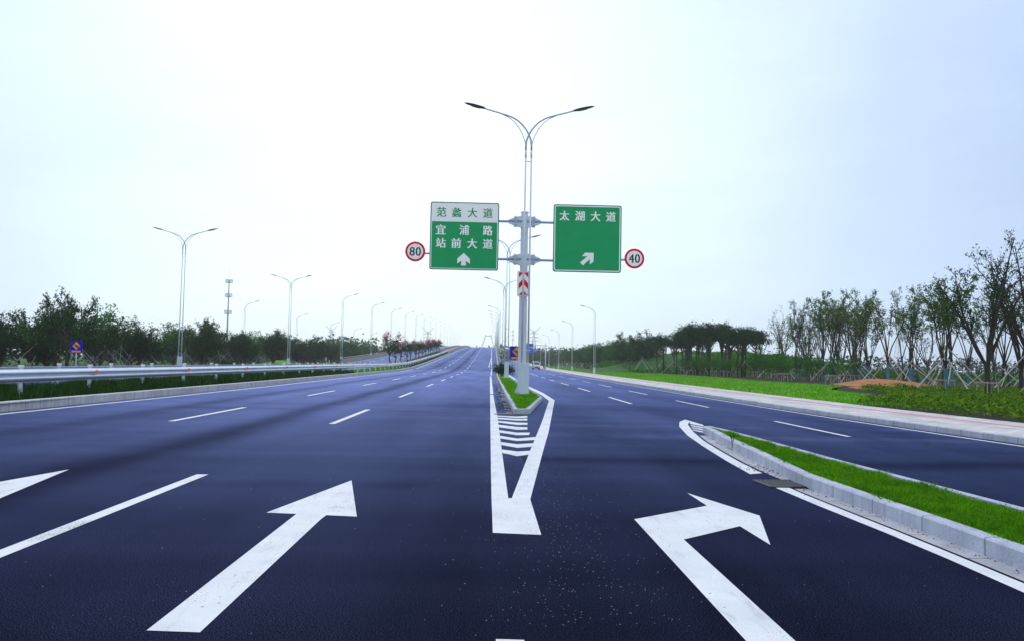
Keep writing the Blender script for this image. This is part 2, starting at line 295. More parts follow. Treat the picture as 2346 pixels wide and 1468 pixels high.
# ------------------------------------------------------------------ mesh helpers
def prop(o, label=None, cat=None, group=None, kind=None):
    if label: o['label'] = label
    if cat: o['category'] = cat
    if group: o['group'] = group
    if kind: o['kind'] = kind
    return o
class MB:
    def __init__(s): s.v = []; s.f = []; s.m = []; s.uv = []; s.hasuv = False
    def add(s, V, Fc, mi=0, uv=None):
        o = len(s.v); s.v += [tuple(map(float, p)) for p in V]
        for f in Fc: s.f.append([i + o for i in f]); s.m.append(mi)
        if uv is not None: s.hasuv = True; s.uv += [tuple(map(float, u)) for u in uv]
        else: s.uv += [(0, 0)] * len(V)
        return s
    def box(s, c, d, mi=0, M_=None):
        x, y, z = (q / 2 for q in d)
        V = [Vector((i * x, j * y, k * z)) for k in (-1, 1) for j in (-1, 1) for i in (-1, 1)]
        if M_ is not None: V = [M_ @ p for p in V]
        V = [p + Vector(c) for p in V]
        return s.add(V, [(0, 2, 3, 1), (4, 5, 7, 6), (0, 1, 5, 4), (2, 6, 7, 3), (1, 3, 7, 5), (0, 4, 6, 2)], mi)
    def tube(s, pts, rad, k=8, mi=0, cap=True):
        pts = [Vector(p) for p in pts]; n = len(pts)
        if isinstance(rad, (int, float)): rad = [rad] * n
        V = []; up = None
        for i, p in enumerate(pts):
            t = (pts[min(i + 1, n - 1)] - pts[max(i - 1, 0)]).normalized()
            if up is None:
                up = Vector((0, 0, 1)) if abs(t.z) < .9 else Vector((1, 0, 0))
            a = up - t * up.dot(t)
            if a.length < 1e-4: a = t.orthogonal()
            a.normalize(); up = a; b = t.cross(a)
            for j in range(k):
                an = 2 * PI * j / k; V.append(p + (a * math.cos(an) + b * math.sin(an)) * rad[i])
        Fc = [(i * k + j, i * k + (j + 1) % k, (i + 1) * k + (j + 1) % k, (i + 1) * k + j) for i in range(n - 1) for j in range(k)]
        if cap: Fc += [tuple(range(k - 1, -1, -1)), tuple((n - 1) * k + j for j in range(k))]
        return s.add(V, Fc, mi)
    def cyl(s, c, r, h, k=16, mi=0, axis='z'):
        d = {'z': (0, 0, h / 2), 'x': (h / 2, 0, 0), 'y': (0, h / 2, 0)}[axis]; c = Vector(c); d = Vector(d)
        return s.tube([c - d, c + d], r, k, mi)
    def sheet(s, poly, z, mi=0):
        V = [Vector((p[0], p[1], z if not callable(z) else z(p[1]))) for p in poly]
        T = tessellate_polygon([[Vector((p[0], p[1], 0)) for p in poly]])
        Fc = []
        for t in T:
            a, b, c = (V[i] for i in t)
            Fc.append(tuple(t) if (b - a).cross(c - a).z > 0 else tuple(reversed(t)))
        return s.add(V, Fc, mi)
    def prism(s, poly, z0, z1, mi=0):            # flat outline extruded in z
        n = len(poly)
        ar = sum(poly[i][0] * poly[(i + 1) % n][1] - poly[(i + 1) % n][0] * poly[i][1] for i in range(n))
        if ar < 0: poly = poly[::-1]
        V = [(x, y, z0) for x, y in poly] + [(x, y, z1) for x, y in poly]
        T = tessellate_polygon([[Vector((x, y, 0)) for x, y in poly]])
        Fc = []
        for t in T:
            a, b, c = (Vector((*poly[i], 0)) for i in t)
            t = tuple(t) if (b - a).cross(c - a).z > 0 else tuple(reversed(t))
            Fc += [tuple(i + n for i in t), tuple(reversed(t))]
        Fc += [(i, (i + 1) % n, n + (i + 1) % n, n + i) for i in range(n)]
        return s.add(V, Fc, mi)
    def plate(s, poly, y0, y1, mi=0):            # outline in x,z extruded along y (faces the camera side)
        t = MB().prism(poly, 0, 1)
        V = [(x, y0 + (y1 - y0) * (1 - k), z) for x, z, k in t.v]
        return s.add(V, t.f, mi)
    def sweep(s, path, prof, mi=0, close=False, caps=True):
        """path [(x,y,z)], prof [(offset to the side, z)], u = length along, v = along the profile"""
        P = [Vector(p) for p in path]; n = len(P); k = len(prof); V = []; U = []; d = 0
        pl = [0]
        for a, b in zip(prof, prof[1:]): pl.append(pl[-1] + math.hypot(b[0] - a[0], b[1] - a[1]))
        for i, p in enumerate(P):
            if i: d += (P[i] - P[i - 1]).length
            if close and n > 2: a, b = P[i - 1], P[(i + 1) % n]
            else: a, b = P[max(0, i - 1)], P[min(n - 1, i + 1)]
            t = (b - a); t.z = 0; t.normalize(); nr = Vector((t.y, -t.x, 0))
            sc_ = 1.0
            t1 = P[i] - P[i - 1] if i or close else t
            t1 = Vector((t1.x, t1.y, 0))
            if t1.length > 1e-6: sc_ = 1 / max(.5, abs(t1.normalized().dot(t)))
            for j, (o, z) in enumerate(prof):
                V.append(p + nr * o * sc_ + Vector((0, 0, z))); U.append((d, pl[j]))
        m = n if close else n - 1
        Fc = [(i * k + j, ((i + 1) % n) * k + j, ((i + 1) % n) * k + j + 1, i * k + j + 1) for i in range(m) for j in range(k - 1)]
        if caps and not close: Fc += [tuple(range(k)), tuple((n - 1) * k + j for j in range(k - 1, -1, -1))]
        return s.add(V, Fc, mi, U)
    def build(s, name, mats, parent=None, smooth=False, loc=None):
        me = bpy.data.meshes.new(name); me.from_pydata(s.v, [], s.f)
        for m in (mats if isinstance(mats, (list, tuple)) else [mats]): me.materials.append(m)
        if any(s.m): me.polygons.foreach_set('material_index', s.m)
        if s.hasuv:
            u = me.uv_layers.new(name='UVMap'); li = np.zeros(len(me.loops), np.int32); me.loops.foreach_get('vertex_index', li)
            u.data.foreach_set('uv', np.array(s.uv)[li].ravel())
        if smooth:
            me.polygons.foreach_set('use_smooth', [True] * len(me.polygons))
        me.update()
        o = bpy.data.objects.new(name, me); COL.objects.link(o)
        if parent: o.parent = parent
        if loc: o.location = loc
        return o
def soft(o, wd=.01, seg=2):
    b = o.modifiers.new('edge', 'BEVEL'); b.width = wd; b.segments = seg; b.limit_method = 'ANGLE'; b.angle_limit = R(40); return o
def empty(name, loc=(0, 0, 0), rz=0.0, label=None, cat=None, group=None):
    o = bpy.data.objects.new(name, None); COL.objects.link(o); o.location = loc; o.rotation_euler = (0, 0, rz)
    return prop(o, label, cat, group)
KIDS = {}
def copy_tree(root, loc, rz=0.0, scale=1.0, label=None, group=None):
    r = root.copy(); COL.objects.link(r); r.location = loc; r.rotation_euler = (0, 0, rz)
    r.scale = (scale,) * 3 if isinstance(scale, (int, float)) else scale
    if label: r['label'] = label
    if group: r['group'] = group
    for ch in root.children:
        c = ch.copy(); COL.objects.link(c); c.parent = r
        for g in ch.children:
            d = g.copy(); COL.objects.link(d); d.parent = c
    return r
USED = set()
def place(root, loc, rz=0.0, scale=1.0, label=None, group=None, cat=None):
    """first call moves the thing itself, later calls copy it"""
    if root.name not in USED:
        USED.add(root.name); root.location = loc; root.rotation_euler = (0, 0, rz)
        root.scale = (scale,) * 3 if isinstance(scale, (int, float)) else scale
        if label: root['label'] = label
        if group: root['group'] = group
        return root
    return copy_tree(root, loc, rz, scale, label, group)
def struct(o): o['kind'] = 'structure'; return o
ORD = ['first', 'second', 'third', 'fourth', 'fifth', 'sixth', 'seventh', 'eighth', 'ninth', 'tenth', 'eleventh', 'twelfth', 'thirteenth', 'fourteenth', 'fifteenth', 'sixteenth', 'seventeenth', 'eighteenth', 'nineteenth', 'twentieth']

# ------------------------------------------------------------------ ground, roads, kerbs
def ys(a, b, st): return list(np.arange(a, b, st)) + [b]
MB().sheet([(-690, -70), (690, -70), (690, 1290), (-690, 1290)], -.06).build('ground', M['field']); struct(bpy.data.objects['ground'])

b = MB()                                                               # near carriageways, one sheet
Yl = ys(-8, 112, 4)
b.add([(-13.5, y, 0) for y in Yl] + [(-4, y, 0) for y in Yl] + [(4, y, 0) for y in Yl] + [(xkerb(y) + .05, y, 0) for y in Yl],
      [(c * len(Yl) + i, (c + 1) * len(Yl) + i, (c + 1) * len(Yl) + i + 1, c * len(Yl) + i + 1) for c in range(3) for i in range(len(Yl) - 1)])
struct(b.build('road', M['asphalt']))
b = MB(); Yl = ys(112, 700, 6)                                          # the ramp up to the bridge
b.add([(-13.5, y, zr(y)) for y in Yl] + [(xpar(y) + .1, y, zr(y)) for y in Yl], [(i, len(Yl) + i, len(Yl) + i + 1, i + 1) for i in range(len(Yl) - 1)])
struct(b.build('ramp_road', M['asphalt']))
b = MB(); Yl = ys(112, 520, 6)
b.add([(xpar(y) + .3, y, zs(y) + .001) for y in Yl] + [(xkerb(y) + .05, y, zs(y) + .001) for y in Yl], [(i, len(Yl) + i, len(Yl) + i + 1, i + 1) for i in range(len(Yl) - 1)])
struct(b.build('surface_road', M['asphalt']))
b = MB(); Yl = ys(-8, 700, 6)
b.add([(-29.3, y, zr(y)) for y in Yl] + [(-18.3, y, zr(y)) for y in Yl], [(i, len(Yl) + i, len(Yl) + i + 1, i + 1) for i in range(len(Yl) - 1)])
struct(b.build('opposite_road', M['asphalt']))
b = MB()                                                               # earth and deck under the rising carriageways
Yl = ys(112, 700, 6); n = len(Yl)
b.add([(-29.8, y, -.05) for y in Yl] + [(-29.8, y, zr(y) - .02) for y in Yl] + [(xpar(y) + .32, y, zr(y) - .02) for y in Yl] + [(xpar(y) + .32, y, -.05) for y in Yl],
      [(c * n + i, (c + 1) * n + i, (c + 1) * n + i + 1, c * n + i + 1) for c in range(3) for i in range(n - 1)], 0)
struct(b.build('ramp_embankment', M['conc']))

# white lines, each about 4 mm above the asphalt
ZP = .004
def stripe(mb, path, wd, zf=lambda y: 0.0, dz=ZP):
    n = len(path)
    V = [(x - wd / 2, y, zf(y) + dz) for x, y in path] + [(x + wd / 2, y, zf(y) + dz) for x, y in path]
    mb.add(V, [(i, n + i, n + i + 1, i + 1) for i in range(n - 1)])
def dashes(mb, x, spans, wd, zf=lambda y: 0.0):
    for a, c in spans: stripe(mb, [(x, q) for q in (a, (a + c) / 2, c)], wd, zf)
b = MB()
for x in (-3.98, -8.02):
    dashes(b, x, [(5.2 + 15 * k, 11.2 + 15 * k) if k < 3 else (5.5 + 15 * k, 11.1 + 15 * k) for k in range(0, 38)], .16, zr)
    dashes(b, x - 17.6, [(20 + 15 * k, 26 + 15 * k) for k in range(0, 36)], .16, zr)
struct(b.build('lane_dashes', M['paint']))
b = MB()
dashes(b, 8.78, [(19, 24), (31.3, 36.8), (43.6, 49.4), (56.3, 62.6), (68.4, 74.4), (80.6, 86.6), (93, 99), (105.5, 111.5)], .13)
dashes(b, 6.0, [(33.1, 39.3), (46.8, 53), (59.4, 65.8), (72.5, 78.6), (85, 91), (97.5, 103.5), (105, 111)], .15)
for k in range(18):
    y = 118 + 12.4 * k
    for x in (6.0, 8.78): stripe(b, [(x + shf(q), q) for q in (y, y + 3, y + 6)], .15, zs)
struct(b.build('surface_road_dashes', M['paint']))
b = MB()
stripe(b, [(itp(y, [(0, -13.25), (22, -13.05), (32, -12.75), (45, -12.6)]), y) for y in ys(6, 700, 4)], .17, zr)
stripe(b, [(itp(y, [(90, .17), (131, .33), (260, .55), (467, 1.2), (700, 1.6)]), y) for y in ys(97, 650, 4)], .17, zr)
stripe(b, [(itp(y, [(150, -.15), (215, .35)]), y) for y in ys(150, 215, 4)], .15, lambda y: zr(y) + .001)
stripe(b, [(-18.9, y) for y in ys(10, 700, 6)], .16, zr); stripe(b, [(-28.6, y) for y in ys(10, 700, 6)], .16, zr)
stripe(b, [(xkerb(y) - .36, y) for y in ys(4, 500, 4)], .13, zs)
stripe(b, [(itp(y, [(99, 2.55), (112, 2.5), (193, 2.75), (300, 3.2), (500, 4)]), y) for y in ys(99, 480, 6)], .13, zs)
struct(b.build('edge_lines', M['paint']))

b = MB()
b.sheet(GP([(122.7 + 1000, 903.6), (1124.8, 1078), (1126.2, 1143.4), (1129, 1220.2), (1240, 1225), (1214.8, 1143.4), (1243.5, 1035), (1257, 988), (1270.6, 916),
            (1244.7, 899.5), (1210.7, 884), (1169.8, 859.5), (1163, 859.5), (1206, 886.5), (1240, 904), (1257.5, 917), (1243, 962), (1216, 1028), (1172.5, 1140.7), (1164.4, 1140.7), (1150.7, 1039.8), (1139.8, 955.4), (1134.4, 928), (1130, 903.6)]), ZP)
b.sheet(GP([(1122.7, 902), (1130, 902), (1125.8, 861), (1122.4, 861)]), ZP)
struct(b.build('gore_outline', M['paint']))
b = MB()
Z9 = lambda l: [(960 + x / 3.67, 860 + y / 3.67) for x, y in l]
for t in ((335, 343, 343, 355, 338, 352, 910, 910), (352, 364, 362, 377, 360, 376, 910, 910), (378, 392, 393, 413, 395, 412, 912, 912), (412, 432, 430, 455, 433, 452, 911, 911),
          (458, 478, 478, 500, 478, 498, 932, 925), (505, 527, 528, 549, 515, 540, 982, 974), (557, 583, 576, 606, 567, 597, 968, 955), (620, 650, 637, 677, 630, 662, 945, 930)):
    xl = lambda y: 640 + (y - 250) * .136 + 6
    b.sheet(GP(Z9([(xl(t[0]), t[0]), (xl(t[1]), t[1]), (825, t[3]), (t[7], t[5]), (t[6], t[4]), (825, t[2])])), ZP + .001)
struct(b.build('gore_chevrons', M['paint']))
ARW = GP([(335.4, 1444.3), (458, 1448.7), (735, 1189), (747.8, 1179.6), (817.5, 1183), (805.4, 1099.8), (610, 1173.8), (679, 1176.8)])
struct(MB().sheet(ARW, ZP).build('straight_arrow', M['paint']))
struct(MB().sheet([(x - 4.12, y + .62) for x, y in ARW], ZP).build('straight_arrow', M['paint']))
struct(MB().sheet(GP([(1709, 1468), (1822, 1468), (1566.5, 1235.5), (1695, 1205), (1765, 1248), (1740, 1180.6), (1574.7, 1129), (1619.5, 1158), (1453, 1189)])[:1] + GP([(1725, 1484), (1838, 1484)]) +
              GP([(1822, 1468), (1566.5, 1235.5), (1695, 1205), (1765, 1248), (1740, 1180.6), (1574.7, 1129), (1619.5, 1158), (1453, 1189)]), ZP).build('turning_arrow', M['paint']))
struct(MB().sheet(GP([(1136, 1464), (1201, 1466)]) + [(.25, 3.0), (.07, 3.0)], ZP).build('lane_line_end', M['paint']))
Z8 = lambda l: [(1500 + x / 2.678, 920 + y / 2.678) for x, y in l]
b = MB()
b.sheet(GP(Z8([(185, 107), (152, 122), (150, 150), (200, 205), (300, 275), (450, 368), (585, 443), (660, 437), (520, 368), (400, 300), (300, 238), (235, 182), (203, 138), (210, 124), (297, 150), (299, 141)])), ZP)
for y in (128, 141, 154, 168): b.sheet(GP(Z8([(212 + (y - 128) * .45, y), (218 + (y - 128) * .5, y + 7), (297, y + 21), (297, y + 13)])), ZP + .001)
b.sheet(GP(Z8([(660, 490), (720, 518), (1000, 636), (1400, 797), (1800, 965), (2266, 1172), (2700, 1370), (2700, 1300), (2266, 1115), (1800, 922), (1500, 800), (1200, 681), (930, 573), (745, 492)])), ZP)
struct(b.build('divider_edge_line', M['paint']))

# kerbs
def kerb(name, path, wd, h, mat, side=1, close=False):
    c = min(.02, h / 5)
    prof = [(0, -.05), (0, h - c), (side * c, h), (side * (wd - c), h), (side * wd, h - c), (side * wd, -.05)]
    if side > 0: prof = prof
    o = MB().sweep(path, prof, 0, close).build(name, mat)
    bm = bmesh.new(); bm.from_mesh(o.data); bmesh.ops.recalc_face_normals(bm, faces=bm.faces); bm.to_mesh(o.data); bm.free()
    return struct(o)
kerb('kerb', [(itp(y, [(0, -13.75), (22, -13.6), (30, -13.42), (45, -13.3)]), y, zr(y)) for y in ys(4, 262, 2)], .22, .27, M['kerbdark'], -1)
kerb('kerb', [(-18.25, y, zr(y)) for y in ys(4, 262, 3)], .2, .27, M['kerbdark'], 1)
kerb('kerb', [(xkerb(y), y, zs(y)) for y in ys(2, 100, 2) + ys(104, 480, 6)], .14, .16, M['kerb'], 1)

# pavement and verge on the far side of the surface road
b = MB(); Yl = ys(2, 100, 2) + ys(104, 480, 6)
b.sweep([(xkerb(y) + .14, y, zs(y)) for y in Yl], [(3.75, .148), (2, .148), (0, .148)], 0, False, False)
o = b.build('pavement', M['paving'])
u = o.data.uv_layers[0].data
for q in u: q.uv = (q.uv[0], 3.75 - q.uv[1])
struct(o)
def xw(y): return xkerb(y) + 3.88
# lawn edge traced, metres
lawn_back = [(23.2, 33), (22.6, 45), (24.5, 56), (27.5, 62), (30, 66), (31.2, 71), (31, 78), (29.5, 86), (31.5, 104), (31.5, 126), (30, 150), (31, 178), (30, 230), (29.5, 300), (30, 420)]
poly = [(xw(y), y) for y in ys(33, 420, 6)] + lawn_back[::-1]
struct(MB().sheet(poly, .13).build('verge_lawn', M['grass']))
struct(MB().sheet([(xw(y), y) for y in ys(2, 33, 3)] + [(23, 34), (40, 60), (80, 60), (80, 2)], .11).build('planting_bed', M['soil']))
struct(MB().sheet([(22, 45), (25, 56), (30.5, 68), (29, 86), (31, 104), (31, 150), (30, 300), (55, 300), (70, 120), (70, 60), (40, 45)], .07).build('tree_bed', M['soil']))
# low orange heap of soil
rg = random.Random(5)
def heap(name, cx, cy, ax, ay, h, mat, rot=0.0, n=16, seed=1):
    r = np.random.RandomState(seed); V = []; Fc = []
    ph = r.rand(6) * 6
    for i in range(n + 1):
        for j in range(32):
            t = i / n; a = 2 * PI * j / 32
            wob = 1 + .16 * math.sin(2 * a + ph[0]) + .1 * math.sin(3 * a + ph[1]) + .06 * math.sin(5 * a + ph[2])
            x, y = ax * t * wob * math.cos(a), ay * t * wob * math.sin(a)
            z = h * (1 - t * t) ** 1.3 * (1 + .18 * math.sin(x * 6 / ax + ph[3]) + .15 * math.sin(y * 5 / ay + ph[4])) + (r.rand() - .5) * .05 * h
            V.append((cx + x * math.cos(rot) - y * math.sin(rot), cy + x * math.sin(rot) + y * math.cos(rot), .08 + z))
    Fc = [(i * 32 + j, (i + 1) * 32 + j, (i + 1) * 32 + (j + 1) % 32, i * 32 + (j + 1) % 32) for i in range(n) for j in range(32)]
    return struct(MB().add(V, Fc).build(name, mat, smooth=True))
heap('soil_mound', 38.5, 75.5, 9.8, 4.6, .62, M['redsoil'], R(72), seed=3)
heap('soil_mound', 33.5, 61.5, 4.2, 5.5, .30, M['redsoil'], R(20), seed=8)
heap('grass_mound', 52, 172, 34, 24, 4.0, M['field'], 0, seed=4)
heap('grass_mound', -34.5, 128, 3.2, 26, .9, M['grass'], R(4), seed=9)
# verge beyond the opposite carriageway and between the rails
kerb('kerb', [(-29.3, y, 0) for y in ys(4, 150, 4)], .2, .2, M['kerbdark'], -1)
struct(MB().sheet([(-29.5, 5), (-29.5, 153), (-40, 160), (-40, 88), (-46, 60), (-46, 5)], .12).build('roadside_lawn', M['brownsoil']))
struct(MB().sheet([(-29.5, 82), (-29.5, 154), (-36, 160), (-36, 82)], .14).build('roadside_grass', M['grass']))
struct(MB().sheet([(-46.2, 5), (-46.2, 400), (-56, 400), (-56, 5)], .02).build('frontage_road', M['asphalt']))
b = MB(); Yl = ys(4, 262, 3)
b.add([(-18.05, y, zr(y) + .22) for y in Yl] + [(-13.5, y, zr(y) + .22) for y in Yl], [(i, len(Yl) + i, len(Yl) + i + 1, i + 1) for i in range(len(Yl) - 1)])
struct(b.build('median_soil', M['soil']))
b = MB(); Yl = ys(78, 135, 3)
b.add([(-18.0, y, zr(y) + .225) for y in Yl] + [(-13.6, y, zr(y) + .225) for y in Yl], [(i, len(Yl) + i, len(Yl) + i + 1, i + 1) for i in range(len(Yl) - 1)])
struct(b.build('median_lawn', M['grass']))

# the nose island with the sign mast
isl_out = GP([(1177, 947.7), (1214, 947.7)]) + [(2.32, 34.4), (2.28, 43), (2.12, 58), (2.0, 78), (1.95, 99)] + [(1.5, 112), (1.12, 118), (1.0, 112), (.86, 99), (.78, 80), (.78, 60), (.78, 40), (.79, 30)]
def inset(poly, d):
    n = len(poly); out = []
    ar = sum(poly[i][0] * poly[(i + 1) % n][1] - poly[(i + 1) % n][0] * poly[i][1] for i in range(n))
    s = 1 if ar > 0 else -1
    for i in range(n):
        p0, p1, p2 = (Vector((*poly[(i + k) % n], 0)) for k in (-1, 0, 1))
        t1, t2 = (p1 - p0).normalized(), (p2 - p1).normalized()
        n1 = Vector((-t1.y, t1.x, 0)) * s; n2 = Vector((-t2.y, t2.x, 0)) * s
        m = (n1 + n2).normalized(); k = d / max(.4, m.dot(n1)); q = p1 + m * k; out.append((q.x, q.y))
    return out
def ring_kerb(name, outer, wd, h, mat):
    inn = inset(outer, wd); n = len(outer); c = .018
    o2 = inset(outer, c)
    lev = [(outer, -.04), (outer, h - c), (o2, h), (inn, h), (inn, -.02)]
    b = MB(); V = []; U = []; d = 0
    for i in range(n + 1):
        if i: d += math.dist(outer[i % n], outer[i - 1])
        for k, (pl, z) in enumerate(lev): V.append((*pl[i % n], z)); U.append((d, k * .1))
    K = len(lev)
    Fc = [(i * K + k, (i + 1) * K + k, (i + 1) * K + k + 1, i * K + k + 1) for i in range(n) for k in range(K - 1)]
    b.add(V, Fc, 0, U); o = b.build(name, mat)
    bm = bmesh.new(); bm.from_mesh(o.data); bmesh.ops.remove_doubles(bm, verts=bm.verts, dist=1e-5); bmesh.ops.recalc_face_normals(bm, faces=bm.faces); bm.to_mesh(o.data); bm.free()
    struct(o); return inn
isl_in = ring_kerb('kerb', isl_out, .15, .17, M['kerb'])
struct(MB().sheet(isl_in, .13).build('island_lawn', M['grass']))
# the long grassed divider beside the turning lane
Lf = [(5.28, 19.35), (5.1, 17.7), (4.93, 16.4), (4.69, 13.73), (4.5, 11.96), (4.4, 10.95), (4.42, 9.15), (4.46, 7.4), (4.46, 6.4), (4.46, 3), (4.46, -1)]
Rt = [(6.05, -1), (6.0, 3), (5.95, 6), (5.9, 8.6), (5.8, 11.2), (5.73, 12.8), (5.7, 15.7), (5.62, 18.2), (5.52, 19.5)]
div_in = ring_kerb('kerb', Lf[::-1][:-1] + [Lf[0]] + Rt[::-1], .15, .17, M['kerb'])
struct(MB().sheet(div_in, .12).build('divider_lawn', M['soil']))
# gutter slabs along both
gp = GP(Z8([(232, 182), (300, 236), (400, 297), (520, 365), (668, 436)]))
b = MB()
def gutter(mb, inner, outer, z=.006):
    d = 0; V = []; U = []
    for i, (p, q) in enumerate(zip(inner, outer)):
        if i: d += math.dist(inner[i], inner[i - 1])
        V += [(*p, z), (*q, z)]; U += [(d, 0), (d, .4)]
    mb.add(V, [(2 * i, 2 * i + 1, 2 * i + 3, 2 * i + 2) for i in range(len(inner) - 1)], 0, U)
def lx(tab, y): 
    t = sorted([(p[1], p[0]) for p in tab]); return float(np.interp(y, [q[0] for q in t], [q[1] for q in t]))
up1 = GP(Z8([(203, 150), (235, 182), (300, 238), (400, 300), (520, 368), (660, 437)]))
up2 = GP(Z8([(745, 492), (930, 573), (1200, 681), (1500, 800), (1800, 922), (2266, 1115), (2700, 1300)]))
yy = ys(11.55, 18.6, .5)[::-1]; gutter(b, [(lx(Lf, y) + .01, y) for y in yy], [(lx(up1, y) + .05, y) for y in yy])
yy = ys(5, 10.7, .5)[::-1]; gutter(b, [(lx(Lf, y) + .01, y) for y in yy], [(lx(up2, y) + .035, y) for y in yy])
o = b.build('gutter', M['gutter'])
bm = bmesh.new(); bm.from_mesh(o.data); bmesh.ops.recalc_face_normals(bm, faces=bm.faces)
for f in bm.faces:
    if f.normal.z < 0: f.normal_flip()
bm.to_mesh(o.data); bm.free(); struct(o)
b = MB(); rg = random.Random(7); y = 25.4
while y < 92:
    ln = rg.uniform(.5, 1.15) * (1 + y / 60); b.sheet([(.55, y), (.76, y), (.76, y + ln), (.57, y + ln * .95)], .005); y += ln + rg.uniform(.4, 1.4)
struct(b.build('gutter_patches', M['gutter']))
# drain grate
gr = empty('drain_grate', (4.12, 11.1, 0), R(4), 'cast iron slotted drain grate interrupting the white line beside the grassed divider', 'drain grate')
MB().box((0, 0, .004), (.50, .58, .008)).build('pit', M['black'], gr)
f = MB()
for s in (-1, 1): f.box((s * .25, 0, .012), (.03, .60, .018)); f.box((0, s * .295, .012), (.47, .03, .018))
f.build('frame', M['iron'], gr)
f = MB()
for k in range(8): f.box((-.21 + k * .06, 0, .011), (.03, .56, .014))
f.build('grille', M['iron'], gr)
gg = empty('drain_grate', (.62, 25.0, 0), 0, 'small black slotted drain grate at the tip of the mast island', 'drain grate')
MB().box((0, 0, .006), (.9, .3, .012)).build('pit', M['black'], gg)
f = MB()
for k in range(14): f.box((-.41 + k * .063, 0, .016), (.024, .28, .012))
f.build('grille', M['iron'], gg)
# loose grit and pale chips on the asphalt
def scatter_stones(name, pts, size, mat, seed):
    r = np.random.RandomState(seed); b = MB()
    for x, y in pts:
        s = size * (.5 + r.rand() * 1.2)
        V = [(x + s * (r.rand() - .5) * .5 + s * dx, y + s * dy * (.7 + .6 * r.rand()), .005 + s * dz) for dx, dy, dz in ((-.5, -.4, 0), (.5, -.3, 0), (.1, .5, 0), (0, 0, .5))]
        b.add(V, [(0, 1, 3), (1, 2, 3), (2, 0, 3), (0, 2, 1)])
    o = b.build(name, mat); o['kind'] = 'stuff'; return o
r_ = np.random.RandomState(3)
pts = [(.75 + r_.randn() * .42, 5 + abs(r_.randn()) * 5.5) for _ in range(850)] + [(r_.uniform(-4, 4), r_.uniform(4.5, 24)) for _ in range(300)]
scatter_stones('gravel', pts, .0062, M['stone'], 1)
pts = [(4.6 - abs(r_.randn()) * .28, 12.6 + r_.randn() * .35) for _ in range(170)] + [(4.35 + r_.randn() * .12, 10.95 + r_.randn() * .22) for _ in range(140)] + [(lx(Lf, y) - .03 - abs(r_.randn()) * .05, y) for y in r_.uniform(6, 19, 260)] + [(r_.uniform(3.2, 4.3), r_.uniform(9.6, 11.5)) for _ in range(30)] + [(-.1 + r_.randn() * .25, r_.uniform(8, 26)) for _ in range(60)]
scatter_stones('grit', pts, .015, M['dirt'], 2)
pts = [(.3 + abs(r_.rand()) * .45, r_.uniform(25.5, 60)) for _ in range(300)]
scatter_stones('gutter_grit', pts, .05, M['dirt'], 4)

# ------------------------------------------------------------------ grass blades
def in_poly(x, y, poly):
    c = np.zeros(len(x), bool); n = len(poly)
    for i in range(n):
        x1, y1 = poly[i]; x2, y2 = poly[i - 1]
        k = ((y1 > y) != (y2 > y)) & (x < (x2 - x1) * (y - y1) / (y2 - y1 + 1e-12) + x1); c ^= k
    return c
def np_mesh(name, V, quads, mats, parent=None, midx=None):
    me = bpy.data.meshes.new(name)
    me.vertices.add(len(V)); me.vertices.foreach_set('co', np.asarray(V, np.float32).ravel())
    nq, k = quads.shape
    me.loops.add(nq * k); me.loops.foreach_set('vertex_index', quads.astype(np.int32).ravel())
    me.polygons.add(nq); me.polygons.foreach_set('loop_start', np.arange(0, nq * k, k, dtype=np.int32))
    me.polygons.foreach_set('loop_total', np.full(nq, k, np.int32))
    for m in (mats if isinstance(mats, (list, tuple)) else [mats]): me.materials.append(m)
    if midx is not None: me.polygons.foreach_set('material_index', np.asarray(midx, np.int32))
    me.update(calc_edges=True)
    o = bpy.data.objects.new(name, me); COL.objects.link(o)
    if parent: o.parent = parent
    return o
def blades(name, x, y, z, h, wd, mat, seed, lean=.5):
    r = np.random.RandomState(seed); n = len(x); a = r.rand(n) * 2 * PI
    h = h * (.55 + .9 * r.rand(n)); ln = h * lean * (r.rand(n) * 1.2); la = r.rand(n) * 2 * PI
    dx, dy = np.cos(a) * wd / 2, np.sin(a) * wd / 2
    p = np.stack([x, y, z], 1)
    t = p + np.stack([np.cos(la) * ln, np.sin(la) * ln, h], 1)
    m = p + np.stack([np.cos(la) * ln * .35, np.sin(la) * ln * .35, h * .55], 1)
    d = np.stack([dx, dy, np.zeros(n)], 1)
    V = np.stack([p - d, p + d, m + d * .8, t, m - d * .8], 1).reshape(-1, 3)
    q = np.arange(n)[:, None] * 5 + np.arange(5)[None]
    o = np_mesh(name, V, q, mat); o['kind'] = 'stuff'; return o
def fill(poly, n, seed, ypow=1.0):
    r = np.random.RandomState(seed); P = np.array(poly); lo, hi = P.min(0), P.max(0)
    x = lo[0] + r.rand(n) * (hi[0] - lo[0]); y = lo[1] + r.rand(n) ** ypow * (hi[1] - lo[1]); k = in_poly(x, y, poly); return x[k], y[k]
def lump(x, y, s): return .5 + .25 * np.sin(x * 5.1 * s + 1.7 * np.sin(y * 2.3 * s)) + .25 * np.sin(y * 3.7 * s + 2 * np.sin(x * 4.1 * s))
dv = [(p[0], max(p[1], 4.2)) for p in inset(div_in, -.03)]
x, y = fill(dv, 90000, 1); blades('grass', x, y, np.full(len(x), .1), .035 + .06 * lump(x, y, 1.6), .010, M['blade'], 1, 1.0)
ii = [(p[0], min(p[1], 74)) for p in inset(isl_in, -.02)]
x, y = fill(ii, 42000, 2, 1.5); blades('island_grass', x, y, np.full(len(x), .11), .05 + .07 * lump(x, y, .8), .016 + .0005 * (y.mean() - 25), M['blade'], 2, .7)
md = [(-17.9, 16), (-13.75, 16), (-13.62, 80), (-17.9, 80)]
